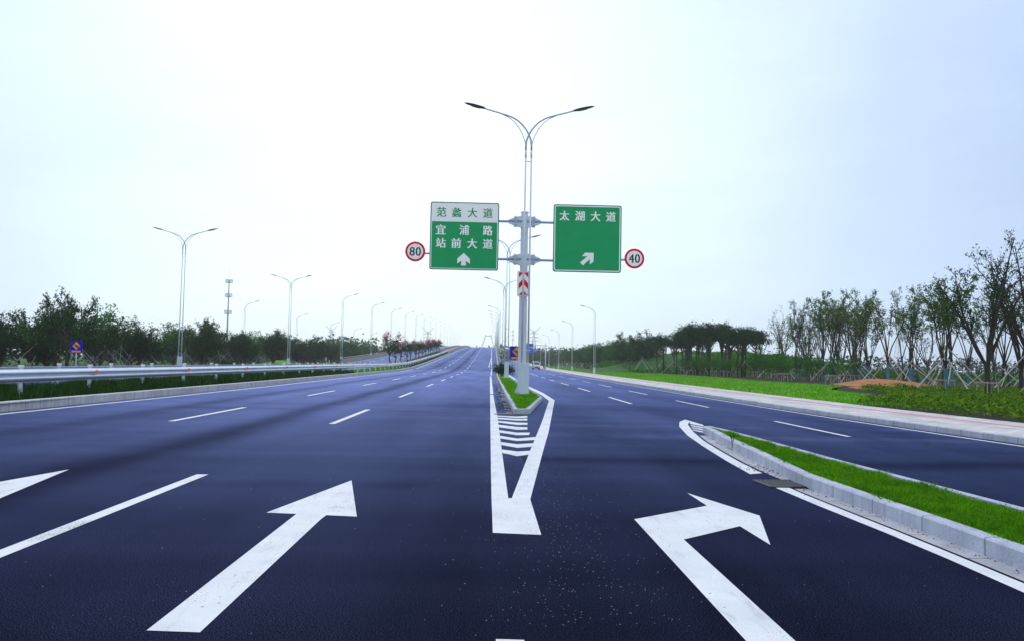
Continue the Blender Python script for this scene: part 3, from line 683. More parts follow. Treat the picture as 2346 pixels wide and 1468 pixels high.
x, y = fill(md, 45000, 3); blades('median_grass', x, y, np.full(len(x), .2), .18 + .26 * lump(x, y, .5), .03, M['bladedark'], 3, .5)
md = [(-17.9, 80), (-13.6, 80), (-13.6, 135), (-17.9, 135)]
x, y = fill(md, 12000, 4); blades('bright_median_grass', x, y, np.array([zr(q) for q in y]) + .2, np.full(len(x), .16), .04, M['blade'], 4, .5)
md = [(-17.9, 135), (-13.6, 135), (-13.6, 258), (-17.9, 258)]
x, y = fill(md, 14000, 14); blades('ramp_median_grass', x, y, np.array([zr(q) for q in y]) + .2, np.full(len(x), .4), .09, M['bladedark'], 14, .5)
x, y = fill(poly, 60000, 5, 1.6); blades('verge_grass', x, y, np.full(len(x), .12), .07 + .05 * lump(x, y, .2), .05, M['blade'], 5, .8)
# one tall weed at a kerb joint, ground-cover shrubs by the pavement
def leaves(name, C, size, mat, seed, parent=None, flat=0.0, midx=None, stuff=False, asp=.5):
    r = np.random.RandomState(seed); n = len(C); C = np.asarray(C)
    a = r.randn(n, 3); a[:, 2] = a[:, 2] * (1 - flat) ; a /= np.linalg.norm(a, axis=1)[:, None]
    q = r.randn(n, 3); q -= a * (a * q).sum(1)[:, None]; q /= np.linalg.norm(q, axis=1)[:, None]
    s = (size * (.6 + .8 * r.rand(n)))[:, None]
    V = np.stack([C - a * s * .5, C + q * s * asp * .5 + a * s * .05, C + a * s * .5, C - q * s * asp * .5 + a * s * .05], 1).reshape(-1, 3)
    o = np_mesh(name, V, np.arange(n * 4).reshape(n, 4), mat, parent, midx)
    if stuff: o['kind'] = 'stuff'
    return o
gc = [(16.0, 20), (15.75, 26), (15.6, 31), (16.2, 34.5), (19.5, 38), (24, 47), (26.5, 56), (31, 63), (50, 63), (50, 20)]
x, y = fill(gc, 75000, 6, 1.3)
z = .16 + (.12 + .34 * lump(x, y, .45)) * np.random.RandomState(2).rand(len(x)) ** .5
o = leaves('ground_cover', np.stack([x, y, z], 1), .15, M['leafcover'], 6, flat=.3, stuff=True)
wd = empty('weed', (4.86, 15.6, 0), 0, 'single tall grass weed sprouting at a joint of the divider kerb', 'weed')
r_ = np.random.RandomState(8)
b = MB()
for k in range(6):
    a = r_.rand() * 6.28; h = .22 + .3 * r_.rand()
    b.tube([(0, 0, 0), (.02 * math.cos(a), .02 * math.sin(a), h * .6), (.09 * math.cos(a), .07 * math.sin(a), h)], [.006, .005, .001], 4)
b.build('stem', M['bladedark'], wd)

# ------------------------------------------------------------------ street lamps (twin tube masts)
def lamp_head(mb):                       # built along +x, root at 0
    V = []; prof = [(0, .06, .05), (.12, .10, .07), (.32, .16, .075), (.62, .165, .07), (.88, .13, .05), (1.02, .05, .02)]
    K = 10
    for x, wy, hz in prof:
        for j in range(K):
            a = 2 * PI * j / K; zz = math.sin(a); V.append((x, wy * math.cos(a), (hz if zz > 0 else hz * .55) * zz))
    Fc = [(i * K + j, (i + 1) * K + j, (i + 1) * K + (j + 1) % K, i * K + (j + 1) % K) for i in range(len(prof) - 1) for j in range(K)]
    Fc += [tuple(range(K)), tuple((len(prof) - 1) * K + j for j in range(K - 1, -1, -1))]
    return mb.add(V, Fc)
def xf(mb, M_):
    mb.v = [tuple(M_ @ Vector(p)) for p in mb.v]; return mb
def arm_pts(s): return [(-.133 * s, 0, 11.6), (-.133 * s, 0, 11.85), (-.1 * s, 0, 12.1), (0, 0, 12.36), (.12 * s, 0, 12.58), (.31 * s, 0, 12.82), (.5 * s, 0, 13.0), (.745 * s, 0, 13.15), (1.0 * s, 0, 13.25), (1.3 * s, 0, 13.34), (1.7 * s, 0, 13.45), (2.2 * s, 0, 13.59)]
def thin_pts(s): return [(.133 * s, 0, 11.8), (.19 * s, 0, 12.05), (.30 * s, 0, 12.35), (.48 * s, 0, 12.68), (.72 * s, 0, 12.98), (1.0 * s, 0, 13.18), (1.36 * s, 0, 13.345)]
def make_lamp(sides, box_h, name, lattice=True):
    t = empty(name)
    o = MB().box((0, 0, box_h / 2), (.42, .28, box_h)).build('base_box', M['steelbox'], t); soft(o, .02)
    f = MB().box((0, 0, .01), (.62, .46, .02))
    for i in (-1, 1):
        for j in (-1, 1): f.cyl((i * .27, j * .19, .04), .02, .06, 6)
    f.build('base_plate', M['steelbox'], t)
    for s in (-1, 1):
        p = MB().tube([(s * .15, 0, box_h - .02), (s * .133, 0, 11.3)], [.046, .038], 10)
        p.tube([(s * .133, 0, 11.25), (s * .133, 0, 11.6)], .048, 10)
        p.build('pole', M['steel'], t, True)
    for z in (4.7, 11.06): MB().box((0, 0, z), (.24, .03, .035)).build('crossbar', M['arm'], t)
    if lattice:
        MB().tube([((-1) ** k * .135, 0, box_h + .1 + k * .42) for k in range(7)], .015, 5).build('brace', M['arm'], t)
    for s in sides:
        a = MB().tube(arm_pts(s), [.045] * 4 + [.04] * 4 + [.035] * 4, 8).tube(thin_pts(s), .02, 6)
        if len(sides) == 1: a.tube([(.133 * s, 0, 11.55), (.133 * s, 0, 11.82)], .03, 6)
        a.build('arm', M['arm'], t, True)
        Mx = Matrix.Translation((2.12 * s, 0, 13.57)) @ Matrix.Rotation(0 if s > 0 else PI, 4, 'Z') @ Matrix.Rotation(-R(14), 4, 'Y')
        h = xf(lamp_head(MB()), Mx).build('lamp_head', M['lampdark'], t, True)
        q = MB().prism([(.36 + .26 * math.cos(2 * PI * k / 16) * 1 + .1, .105 * math.sin(2 * PI * k / 16)) for k in range(16)], -.055, -.043)
        xf(q, Mx).build('lens', M['lens'], h)
    t['category'] = 'street lamp'
    return t
tall = make_lamp((-1, 1), 1.5, 'street_lamp', False)
dbl = make_lamp((-1, 1), 1.5, 'street_lamp')
dx0 = G(1199.5, 900, .15)
place(tall, (1.65, 37.0, .13), 0, 1.0, 'tall double arm lamp standing directly before the sign mast on the island', 'double arm lamps along the island')
place(dbl, (1.62, 75.5, .13), 0, 1.0, 'double arm lamp behind the sign mast, beside the dark round bushes', 'double arm lamps along the island')
place(dbl, (1.95, 114, .05), 0, 1.0, 'double arm lamp at the far tip of the island', 'double arm lamps along the island')
place(dbl, (-29.6, 76, .1), 0, 1.0, 'big double arm lamp beyond the guardrail, nearest the camera', 'double arm lamps along the opposite verge')
place(dbl, (-29.7, 117, .1), 0, 1.0, 'double arm lamp beyond the guardrail, second from the camera', 'double arm lamps along the opposite verge')
sgl = make_lamp((1,), 1.3, 'street_lamp')
k = 0
for y in np.arange(157, 760, 38.5):
    place(sgl, (-29.45, y, zr(y)), 0, 1.0, f'single arm lamp on the opposite ramp parapet, {ORD[k]} up from the foot of the ramp', 'lamps along the opposite ramp parapet'); k += 1
k = 0
for y in np.arange(194, 700, 38.5):
    place(sgl, (xpar(y) + .75, y, zr(y) - .3), PI, 1.0, f'single arm lamp on the inner ramp parapet, {ORD[k]} up from the island', 'lamps along the inner ramp parapet'); k += 1
k = 0
for y in (166, 211, 256, 301, 346, 391, 436):
    place(sgl, (-51.5 - .003 * (y - 166), y, .05), 0, .97, f'pale lamp on the frontage road behind the hedge trees, {ORD[k]} from the camera', 'lamps along the frontage road'); k += 1
k = 0
for y in (120, 165, 210, 255, 300, 345, 390):
    place(sgl, (itp(y, [(120, 16.0), (165, 17.3), (210, 18.4), (255, 19.2), (300, 19.4), (390, 18.5)]), y, .1 + zs(y)), PI, .755,
          f'single arm lamp on the lawn edge of the pavement, {ORD[k]} from the camera', 'lamps along the pavement'); k += 1
# ------------------------------------------------------------------ sign mast and its signs
mt = empty('sign_mast', (1.55, 37.75, .13), 0, 'thick tapered galvanised sign mast rising behind the tall lamp on the island', 'sign mast')
MB().tube([(0, 0, 0), (0, 0, 8.72)], [.215, .17], 8).build('column', M['steel'], mt)
MB().cyl((0, 0, 8.745), .2, .05, 8).build('cap', M['steel'], mt)
f = MB().cyl((0, 0, .02), .42, .04, 20)
f.build('base_plate', M['steelbox'], mt)
for k in range(6):
    a = k * PI / 3 + .3
    xf(MB().add([(.2, -.008, 0), (.38, -.008, 0), (.2, -.008, .42), (.2, .008, 0), (.38, .008, 0), (.2, .008, .42)], [(0, 1, 2), (5, 4, 3), (0, 3, 4, 1), (1, 4, 5, 2), (2, 5, 3, 0)]), Matrix.Translation((0, 0, .04)) @ Matrix.Rotation(a, 4, 'Z')).build('gusset', M['steelbox'], mt)
for z in (8.28, 6.44):
    for s in (-1, 1):
        x0 = 0.0
        MB().tube([(x0 + s * .16, -.08, z), (x0 + s * 4.28, -.08, z + s * -.02)], .06, 10).build('arm', M['arm'], mt, True)
        f = MB()
        for zz in (-1, 1):
            f.plate([(x0 + s * .12, z + zz * .05), (x0 + s * .12, z + zz * .30), (x0 + s * .42, z + zz * .22), (x0 + s * .78, z + zz * .08), (x0 + s * .78, z + zz * .05)], -.02, -.14)
        f.build('gusset', M['steel'], mt)
        f = MB().box((x0 + s * .41, -.08, z), (.035, .36, .50)).box((x0 + s * .47, -.08, z), (.035, .36, .50))
        for zz in (-.2, .2):
            for yy in (-.22, .06): f.tube([(x0 + s * .36, yy, z + zz), (x0 + s * .52, yy, z + zz)], .022, 6)
        f.build('flange', M['steelbox'], mt)
def rrect(x0, z0, x1, z1, r, n=5):
    out = []
    for cx, cz, a0 in ((x1 - r, z1 - r, 0), (x0 + r, z1 - r, 90), (x0 + r, z0 + r, 180), (x1 - r, z0 + r, 270)):
        for k in range(n + 1):
            a = R(a0 + 90 * k / n); out.append((cx + r * math.cos(a), cz + r * math.sin(a)))
    return out
dg = bpy.context.evaluated_depsgraph_get
def text_mesh(chars, depth, bold, box_fit=True):
    """chars: (text, centre x, centre z, width, height) -> one MB in the x,z plane facing the camera side"""
    mb = MB()
    for tx, cx, cz, wd_, ht in chars:
        c = bpy.data.curves.new('t', 'FONT'); c.body = tx; c.offset = bold; c.resolution_u = 3
        o = bpy.data.objects.new('t', c); COL.objects.link(o)
        bpy.context.view_layer.update()
        me = bpy.data.meshes.new_from_object(o.evaluated_get(dg()))
        V = np.array([v.co[:] for v in me.vertices]); lo, hi = V.min(0), V.max(0); ce = (lo + hi) / 2; ex = hi - lo
        sx, sz = wd_ / ex[0], ht / ex[1]
        for j, dx in enumerate((0, -1, 1) if box_fit else (0,)):
            mb.add([((v[0] - ce[0]) * sx + cx + dx * .011, depth - j * .0008, (v[1] - ce[1]) * sz + cz) for v in V], [tuple(p.vertices) for p in me.polygons])
        bpy.data.objects.remove(o); bpy.data.curves.remove(c); bpy.data.meshes.remove(me)
    return mb
def lettering(name, chars, depth, bold, mat, parent):
    for c in chars: text_mesh([c], depth, bold).build(name, mat, parent)
def direction_sign(x, z, label):
    t = empty('direction_sign', (x, 37.52, z), 0, label, 'road sign')
    W, H_ = 3.30, 3.27
    MB().plate(rrect(-W / 2, -H_ / 2, W / 2, H_ / 2, .11), -.02, .02).build('panel', [M['signedge']], t)
    f = MB()
    for zz in (-1.2, .66 - .0): f.box((0, .055, zz), (W * .96, .05, .08))
    f.build('back_rail', M['signback'], t)
    MB().plate(rrect(-W / 2 + .05, -H_ / 2 + .05, W / 2 - .05, H_ / 2 - .05, .09), -.024, -.018).build('border', M['signwhite'], t)
    return t, W, H_
UV = lambda W, H_: (lambda u, v: ((u - .5) * W, (.5 - v) * H_))
zc = 7.33 + .13
sA, W, H_ = direction_sign(-1.34, 7.62, 'green direction sign with white top band, three lines of characters and straight arrow'); q = UV(W, H_)
MB().plate(rrect(-W / 2 + .085, -H_ / 2 + .085, W / 2 - .085, q(0, .29)[1], .04), -.028, -.022).build('green_field', M['signgreen'], sA)
row = lambda s, us, v, h: [(ch, *q(u, v), h * .96, h) for ch, u in zip(s, us)]
lettering('green_character', row('范蠡大道', (.161, .382, .611, .835), .152, .46), -.027, .004, M['signgreen'], sA)
lettering('white_character', row('宜浦路', (.155, .497, .839), .41, .475), -.031, .008, M['signwhite'], sA)
lettering('white_character', row('站前大道', (.161, .384, .615, .842), .607, .475), -.031, .008, M['signwhite'], sA)
MB().plate([q(*p) for p in ((.497, .75), (.588, .835), (.588, .908), (.53, .864), (.53, .935), (.463, .935), (.463, .864), (.405, .908), (.405, .835))], -.032, -.027).build('arrow', M['signwhite'], sA)
sB, W, H_ = direction_sign(4.58, 7.64, 'green direction sign with one line of characters and slanting arrow'); q = UV(W, H_)
MB().plate(rrect(-W / 2 + .1, -H_ / 2 + .1, W / 2 - .1, H_ / 2 - .1, .05), -.028, -.022).build('green_field', M['signgreen'], sB)
lettering('white_character', row('太湖大道', (.16, .386, .616, .842), .168, .475), -.031, .008, M['signwhite'], sB)
MB().plate([q(*p) for p in ((.597, .711), (.468, .711), (.427, .764), (.505, .764), (.40, .857), (.439, .90), (.54, .805), (.54, .883), (.594, .842))], -.032, -.027).build('arrow', M['signwhite'], sB)
def disc(r, n=48): return [(r * math.cos(2 * PI * k / n), r * math.sin(2 * PI * k / n)) for k in range(n)]
def speed_sign(x, z, num, s, label):
    t = empty('speed_limit_sign', (x, 37.5, z), 0, label, 'speed sign', 'speed limit discs')
    MB().plate(disc(.48), -.012, .012).build('rim', M['red'], t)
    MB().plate(disc(.375), -.018, -.010).build('face', M['signwhite'], t)
    text_mesh([(num[0], -.145, 0, .235, .42), (num[1], .145, 0, .235, .42)], -.022, .0, True).build('numerals', M['black'], t)
    MB().tube([(s * .2, .05, -.06), (s * .75, .05, -.06)], .05, 8).build('bracket', M['arm'], t)
    return t
speed_sign(-3.67, 6.82, '80', 1, 'round red rimmed speed limit disc reading 80 beside the white banded sign')
speed_sign(6.87, 6.72, '40', -1, 'round red rimmed speed limit disc reading 40 beside the slanting arrow sign')
mk = empty('chevron_marker', (1.535, 37.45, 5.38), 0, 'upright red and white chevron marker board strapped to the sign mast', 'marker board')
MB().plate(rrect(-.29, -.6, .29, .6, .05), -.012, .012).build('rim', M['pink'], mk)
MB().plate(rrect(-.265, -.575, .265, .575, .04), -.017, -.010).build('face', M['signwhite'], mk)
f = MB()
for z0 in (.56, -.02, -.60):
    for s in (-1, 1):
        p = [(s * .005, z0 + .02), (s * .225, z0 - .24), (s * .225, z0 + .03), (s * .005, z0 + .29)]
        p = [(a, min(.545, max(-.545, c))) for a, c in p]
        if z0 > .5: p = [(s * .225, .545), (s * .225, .30), (s * .01, .545)]
        if z0 < -.5: p = [(s * .225, -.545), (s * .005, -.545), (s * .005, -.32)]
        f.plate(p, -.021, -.016)
f.build('red_chevrons', M['red'], mk)
# blue warning boards with an orange diamond
def board(loc, sc_, label):
    t = empty('warning_sign', loc, 0, label, 'warning sign', 'blue boards with an orange diamond')
    t.scale = (sc_,) * 3
    MB().plate(rrect(-.45, 1.75, .45, 2.65, .02), -.012, .012).build('board', M['signblue'], t)
    MB().plate([(0, 2.64), (.33, 2.27), (0, 1.94), (-.33, 2.27)], -.018, -.010).build('diamond_rim', M['black'], t)
    MB().plate([(0, 2.61), (.30, 2.27), (0, 1.97), (-.30, 2.27)], -.023, -.016).build('diamond', M['orange'], t)
    f = MB()
    for k, (x, z, s) in enumerate(((-.17, 2.36, .45), (-.08, 2.31, .65), (.03, 2.25, .9))):
        f.plate([(x - .02, z + .1 * s), (x + .16 * s, z + .04 * s), (x + .2 * s, z - .12 * s), (x + .12 * s, z - .16 * s), (x + .09 * s, z - .04 * s), (x + .04 * s, z - .2 * s), (x - .04 * s, z - .14 * s), (x + .01 * s, z + .02 * s)], -.028, -.021)
    f.build('pictogram', M['black'], t)
    MB().plate(rrect(-.36, 1.78, .36, 1.90, .01), -.02, -.010).build('plate', M['orange'], t)
    MB().tube([(0, .04, 0), (0, .04, 2.5)], .038, 8).build('post', M['steelbox'], t)
    return t
board((1.86, 55, .12), 1.0, 'blue board with orange diamond half hidden by the sign mast')
board((-30.3, 58.5, .12), .93, 'blue board with orange diamond before the trees beyond the guardrail')
# overhead blue direction board far down the surface road
bs = empty('gantry_sign', (13.6, 192, .1), 0, 'small distant blue direction board on a cantilever gantry above the surface road', 'gantry sign')
MB().tube([(0, 0, 0), (0, 0, 6.3)], [.16, .12], 10).build('post', M['steel'], bs, True)
for z in (4.6, 5.75): MB().tube([(.3, 0, z), (-6.0, 0, z)], .07, 8).build('arm', M['arm'], bs, True)
MB().plate([(-5.6, 3.95), (-3.05, 3.95), (-3.05, 6.2), (-5.6, 6.2)], -.12, -.08).build('board', M['roadblue'], bs)
MB().plate([(-3.05, 3.95), (-2.65, 3.95), (-2.65, 4.55), (-3.05, 4.55)], -.12, -.08).build('side_board', M['roadblue'], bs)
f = MB()
for x, z, a, c in ((-3.3, 5.3, .16, .22), (-3.62, 5.3, .16, .22), (-3.95, 5.3, .16, .22), (-4.3, 5.3, .16, .22), (-3.3, 4.95, .14, .24), (-3.9, 4.6, .3, .22), (-4.7, 4.6, .3, .22), (-2.85, 4.3, .16, .14), (-3.4, 4.15, .12, .12), (-3.9, 4.15, .12, .12)):
    f.plate([(x - a / 2, z - c / 2), (x + a / 2, z - c / 2), (x + a / 2, z + c / 2), (x - a / 2, z + c / 2)], -.125, -.119)
f.build('white_marks', M['signwhite'], bs)

# ------------------------------------------------------------------ guardrails
WB = [(0, .45), (.0, .47), (.035, .50), (.078, .53), (.083, .57), (.078, .61), (.03, .64), (.0, .66), (.03, .68), (.078, .71), (.083, .75), (.078, .79), (.035, .82), (0, .85), (0, .87)]
def guardrail(x0f, s, y0, y1, first, step, label, reflect):
    t = empty('guardrail', (0, 0, 0), 0, label, 'guardrail', 'steel guardrails along the median')
    path = [(x0f(y), y, zr(y) + .27) for y in ys(y0, y1, 3)]
    prof = [(s * o_, z) for o_, z in WB]
    b = MB().sweep(path, prof + [(s * (o_ - .006), z) for o_, z in reversed(WB)], 0, False, True)
    b.build('beam', M['beam'], t, True)
    b = MB()
    for y in np.arange(first + step * .5, min(y1, 130), step):
        for z in (.57, .75):
            for dy in (-.12, 0, .12): b.cyl((x0f(y) + s * .085, y + dy, zr(y) + .27 + z), .016, .012, 6, 0, 'x')
    b.build('splice_bolts', M['steelbox'], t)
    y = first; k = 0
    while y < y1 and k < 60:
        z = zr(y) + .2
        p = MB().cyl((x0f(y) - s * .13, y, z + .50), .07, 1.0, 12)
        p.box((x0f(y) - s * .03, y, z + .72), (.10, .16, .3))
        pp = p.build('post', M['beam'], t)
        MB().cyl((x0f(y) - s * .13, y, z + 1.03), .085, .07, 12).build('cap', M['cap'], pp)
        if reflect and k % 2 == 1 and k > 1:
            MB().add([(x0f(y) + s * .085, y - .09, z + .79), (x0f(y) + s * .19, y - .03, z + .74), (x0f(y) + s * .19, y - .03, z + .86), (x0f(y) + s * .085, y - .09, z + .80), (x0f(y) + s * .085, y + .08, z + .72), (x0f(y) + s * .085, y + .08, z + .9)],
                     [(0, 1, 2, 3), (1, 4, 5, 2), (0, 4, 1), (3, 2, 5), (0, 3, 5, 4)]).build('reflector', M['reflector'], t)
        y += step; k += 1
guardrail(lambda y: itp(y, [(0, -14.75), (30, -14.72), (60, -14.2), (120, -14.0), (262, -14.0)]), 1, 9, 258, 16.8, 4.3, 'wave beam guardrail with orange reflectors facing the camera side lanes', True)
guardrail(lambda y: itp(y, [(0, -17.2), (262, -17.5)]), -1, 9, 258, 14.6, 4.3, 'second wave beam guardrail behind, facing the opposite lanes', False)
# concrete parapets on the ramp
def parapet(xf_, y0, y1, s, label):
    b = MB().sweep([(xf_(y), y, zr(y)) for y in ys(y0, y1, 6)], [(0, -.1), (0, .3), (s * .1, .85), (s * .08, .88), (s * .3, .88), (s * .3, -.1)], 0)
    o = b.build('bridge_parapet', M['conc'])
    bm = bmesh.new(); bm.from_mesh(o.data); bmesh.ops.recalc_face_normals(bm, faces=bm.faces); bm.to_mesh(o.data); bm.free()
    o2 = empty('bridge_parapet', (0, 0, 0), 0, label, 'parapet', 'concrete parapets of the ramp'); o.name = 'wall'; o.parent = o2
    r = MB().tube([(xf_(y) + s * .2, y, zr(y) + 1.1) for y in ys(y0 + 1, y1, 6)], .04, 6)
    r.build('rail', M['steel'], o2, True)
parapet(lambda y: -13.4, 256, 690, -1, 'concrete parapet on the median side of the climbing lanes')
parapet(lambda y: -18.3, 268, 690, 1, 'concrete parapet on the median side of the opposite ramp')
parapet(lambda y: -29.0, 155, 690, -1, 'long concrete parapet outside the opposite ramp, behind the flowering trees')
parapet(lambda y: xpar(y), 118, 690, 1, 'concrete parapet of the climbing lanes starting at the island tip')

# ------------------------------------------------------------------ vehicles, people
def wheel(mb_t, x, y, r, wd_, t):
    o = MB().cyl((x, y, r), r, wd_, 20, 0, 'x').build('wheel', M['rubber'], t)
    MB().cyl((x, y, r), r * .58, wd_ + .012, 14, 0, 'x').build('rim', M['steelbox'], o)
def vehicle(name, loc, rz, prof, wd_, wx, r, mat, label, cat, glass):
    t = empty(name, loc, rz, label, cat)
    n = len(prof); tap = [(wd_ / 2 if z < 1.0 else wd_ / 2 - (z - 1.0) * .16) for y, z in prof]
    V = [(-a, y, z) for a, (y, z) in zip(tap, prof)] + [(a, y, z) for a, (y, z) in zip(tap, prof)]
    T = tessellate_polygon([[Vector((y, z, 0)) for y, z in prof]])
    Fc = [tuple(q) for q in T] + [tuple(i + n for i in reversed(q)) for q in T] + [(i, (i + 1) % n, n + (i + 1) % n, n + i) for i in range(n)]
    o = MB().add(V, Fc).build('body', mat, t)
    bm = bmesh.new(); bm.from_mesh(o.data); bmesh.ops.recalc_face_normals(bm, faces=bm.faces); bm.to_mesh(o.data); bm.free(); soft(o, .05, 3)
    for nm, quad in glass: MB().add(quad, [(0, 1, 2, 3)] if len(quad) == 4 else [tuple(range(len(quad)))]).build(nm, M['glass'], t)
    for y in wx:
        for s in (-1, 1): wheel(None, s * (wd_ / 2 - .1), y, r, .2, t)
    return t
vp = [(-2.0, .32), (2.0, .32), (2.05, .9), (2.0, 1.82), (1.8, 1.95), (-1.0, 1.95), (-1.25, 1.9), (-1.85, 1.12), (-2.05, 1.0), (-2.1, .5)]
van = vehicle('van', (11.6, 197, 0), R(2), vp, 1.66, (-1.35, 1.3), .31, M['carwhite'], 'white minivan driving towards the camera on the surface road', 'van',
              [('windscreen', [(-.66, -1.83, 1.17), (.66, -1.83, 1.17), (.58, -1.34, 1.82), (-.58, -1.34, 1.82)]),
               ('side_window', [(-.815, -1.2, 1.2), (-.815, 1.8, 1.2), (-.73, 1.7, 1.75), (-.73, -1.0, 1.75)]), ('side_window', [(.815, -1.2, 1.2), (.815, 1.8, 1.2), (.73, 1.7, 1.75), (.73, -1.0, 1.75)])])
for s in (-1, 1):
    MB().plate(rrect(s * .62 - .15, .78, s * .62 + .15, .98, .04), -2.115, -2.02).build('headlight', M['lamplens'], van)
    MB().box((s * .95, -1.25, 1.25), (.14, .1, .2)).build('mirror', M['black'], van)
MB().box((0, -2.12, .45), (1.6, .12, .2)).build('bumper', M['cardark'], van)
MB().box((0, -2.135, .68), (.7, .07, .14)).build('grille', M['black'], van)
MB().box((0, -2.195, .47), (.44, .02, .13)).build('number_plate', M['signblue'], van)
cp = [(-2.2, .3), (2.2, .3), (2.25, .85), (1.6, .95), (1.0, 1.42), (-.5, 1.45), (-1.2, .98), (-2.15, .82)]
car = vehicle('car', (5.1, 300, zs(300)), R(178), cp, 1.75, (-1.35, 1.35), .32, M['cardark'], 'dark car far down the surface road, past the lamps', 'car',
              [('rear_window', [(-.68, 1.03 + .5, 1.03), (.68, 1.53, 1.03), (.6, 1.07, 1.38), (-.6, 1.07, 1.38)]), ('windscreen', [(-.68, -1.13, 1.05), (.68, -1.13, 1.05), (.6, -.56, 1.42), (-.6, -.56, 1.42)])])
for s in (-1, 1): MB().box((s * .68, 2.22, .72), (.3, .06, .12)).build('tail_light', M['red'], car)
def skin_body(name, parent, bones, mat):
    """bones: list of chains [(x,y,z,r)...] joined by shared coordinates"""
    idx = {}; V = []; Rr = []; E = []
    for ch in bones:
        pr = None
        for x, y, z, r in ch:
            k = (round(x, 3), round(y, 3), round(z, 3))
            if k not in idx: idx[k] = len(V); V.append((x, y, z)); Rr.append(r)
            if pr is not None: E.append((pr, idx[k]))
            pr = idx[k]
    me = bpy.data.meshes.new(name); me.from_pydata(V, E, []); o = bpy.data.objects.new(name, me); COL.objects.link(o)
    m = o.modifiers.new('s', 'SKIN'); sv = me.skin_vertices[0].data
    for i, r in enumerate(Rr): sv[i].radius = (r, r)
    sv[0].use_root = True
    o.modifiers.new('d', 'SUBSURF').levels = 1
    bpy.context.view_layer.update()
    m2 = bpy.data.meshes.new_from_object(o.evaluated_get(dg())); o.modifiers.clear(); o.data = m2
    m2.materials.clear(); m2.materials.append(mat); o.parent = parent
    m2.polygons.foreach_set('use_smooth', [True] * len(m2.polygons))
    return o
def person(loc, rz, top, low, label, step=.16):
    t = empty('person', loc, rz, label, 'person')
    hip = (0, 0, .95, .12); chest = (0, -.02, 1.32, .145); neck = (0, -.02, 1.47, .055); head = (0, -.03, 1.63, .10)
    legs = []
    for s in (-1, 1):
        legs.append([hip, (s * .1, 0, .88, .085), (s * .1, -s * step * .5, .5, .06), (s * .1, s * -step + .04, .09, .042), (s * .1, s * -step - .12, .035, .035)])
    arms = []; hands = []
    for s in (-1, 1):
        sh = (s * .19, -.02, 1.40, .055); el = (s * .24, .04 + s * .06, 1.12, .042); wr = (s * .25, -.06 + s * .14, .88, .03)
        arms.append([chest, sh, el, wr])
        hands.append([wr, (s * .25, -.075 + s * .15, .81, .036)])
        for f_ in range(5): hands.append([(s * .25, -.075 + s * .15, .81, .036), (s * .25 + .004, -.11 + f_ * .02 + s * .15, .735 + abs(f_ - 2) * .012, .009)])
    skin_body('body', t, [[hip, chest, neck, (0, -.03, 1.55, .06), head, (0, -.03, 1.74, .075)]] + legs + arms + hands, M['skin'])
    skin_body('shirt', t, [[(0, 0, .93, .15), (0, -.01, 1.1, .145), chest[:3] + (.165,), (0, -.02, 1.43, .08)]] + [[chest[:3] + (.165,), (s * .19, -.02, 1.40, .075), (s * .225, .02 + s * .04, 1.18, .06)] for s in (-1, 1)], top)
    skin_body('trousers', t, [[(0, 0, .97, .145), (s * .1, 0, .86, .105), (s * .1, -s * step * .5, .5, .078), (s * .1, s * -step + .035, .13, .065)] for s in (-1, 1)], low)
    skin_body('hair', t, [[(0, 0, 1.60, .075), (0, -.005, 1.70, .105), (0, -.02, 1.765, .07)]], M['hair'])
    f = MB()
    for s in (-1, 1): f.cyl((s * .035, -.127, 1.645), .012, .02, 8, 0, 'y')
    f.box((0, -.135, 1.575), (.05, .015, .012)); f.build('face', M['black'], t)
    MB().box((0, -.14, 1.61), (.024, .04, .04)).build('nose', M['skin'], t)
    return t
person((-30.6, 148, .35), R(-80), M['shirt'], M['trousers'], 'person in white shirt and dark trousers walking beyond the guardrail')
person((13.3, 193, .02), R(10), M['darkcloth'], M['trousers'], 'person in dark clothing at the kerb beside the white minivan', .08)

# ------------------------------------------------------------------ trees
def branch(mb, r, p, d, ln, rad, lev, tips, spec):
    """grow one limb; spec[lev] = (children, angle, length ratio, where they start, curve up)"""
    n = max(3, int(ln / .45) if lev else 5); n = min(n, 9)
    pts = [Vector(p)]; dd = Vector(d).normalized(); rr = [rad]; up = spec[min(lev, len(spec) - 1)][4]
    for i in range(n):
        dd = (dd + Vector((r.gauss(0, .10), r.gauss(0, .10), r.gauss(0, .05) + up * .12))).normalized()
        pts.append(pts[-1] + dd * ln / n); rr.append(max(.006, rad * (1 - .78 * (i + 1) / n)))
    mb.tube(pts, rr, 6 if rad > .05 else (4 if rad > .018 else 3), 0, False)
    tips.append((pts, lev))
    if lev < len(spec) - 1:
        ch, ang, lr, st, _ = spec[lev]
        ph = r.random() * 6.28
        for k in range(ch):
            t = st + (1 - st) * (k + r.random() * .7) / ch; t = min(t, .98)
            q = t * n; i = min(int(q), n - 1); pp = pts[i].lerp(pts[i + 1], q - i)
            ax = (pts[i + 1] - pts[i]).normalized(); pe = ax.orthogonal().normalized()
            pe = Matrix.Rotation(ph + k * 2.4 + r.gauss(0, .3), 3, ax) @ pe
            a = ang * r.uniform(.7, 1.3)
            branch(mb, r, pp, ax * math.cos(a) + pe * math.sin(a), ln * lr * r.uniform(.7, 1.25) * (1.15 - .45 * t), rr[i] * .62, lev + 1, tips, spec)
def along(pts, t):
    q = t * (len(pts) - 1); i = min(int(q), len(pts) - 2); return pts[i].lerp(pts[i + 1], q - i)
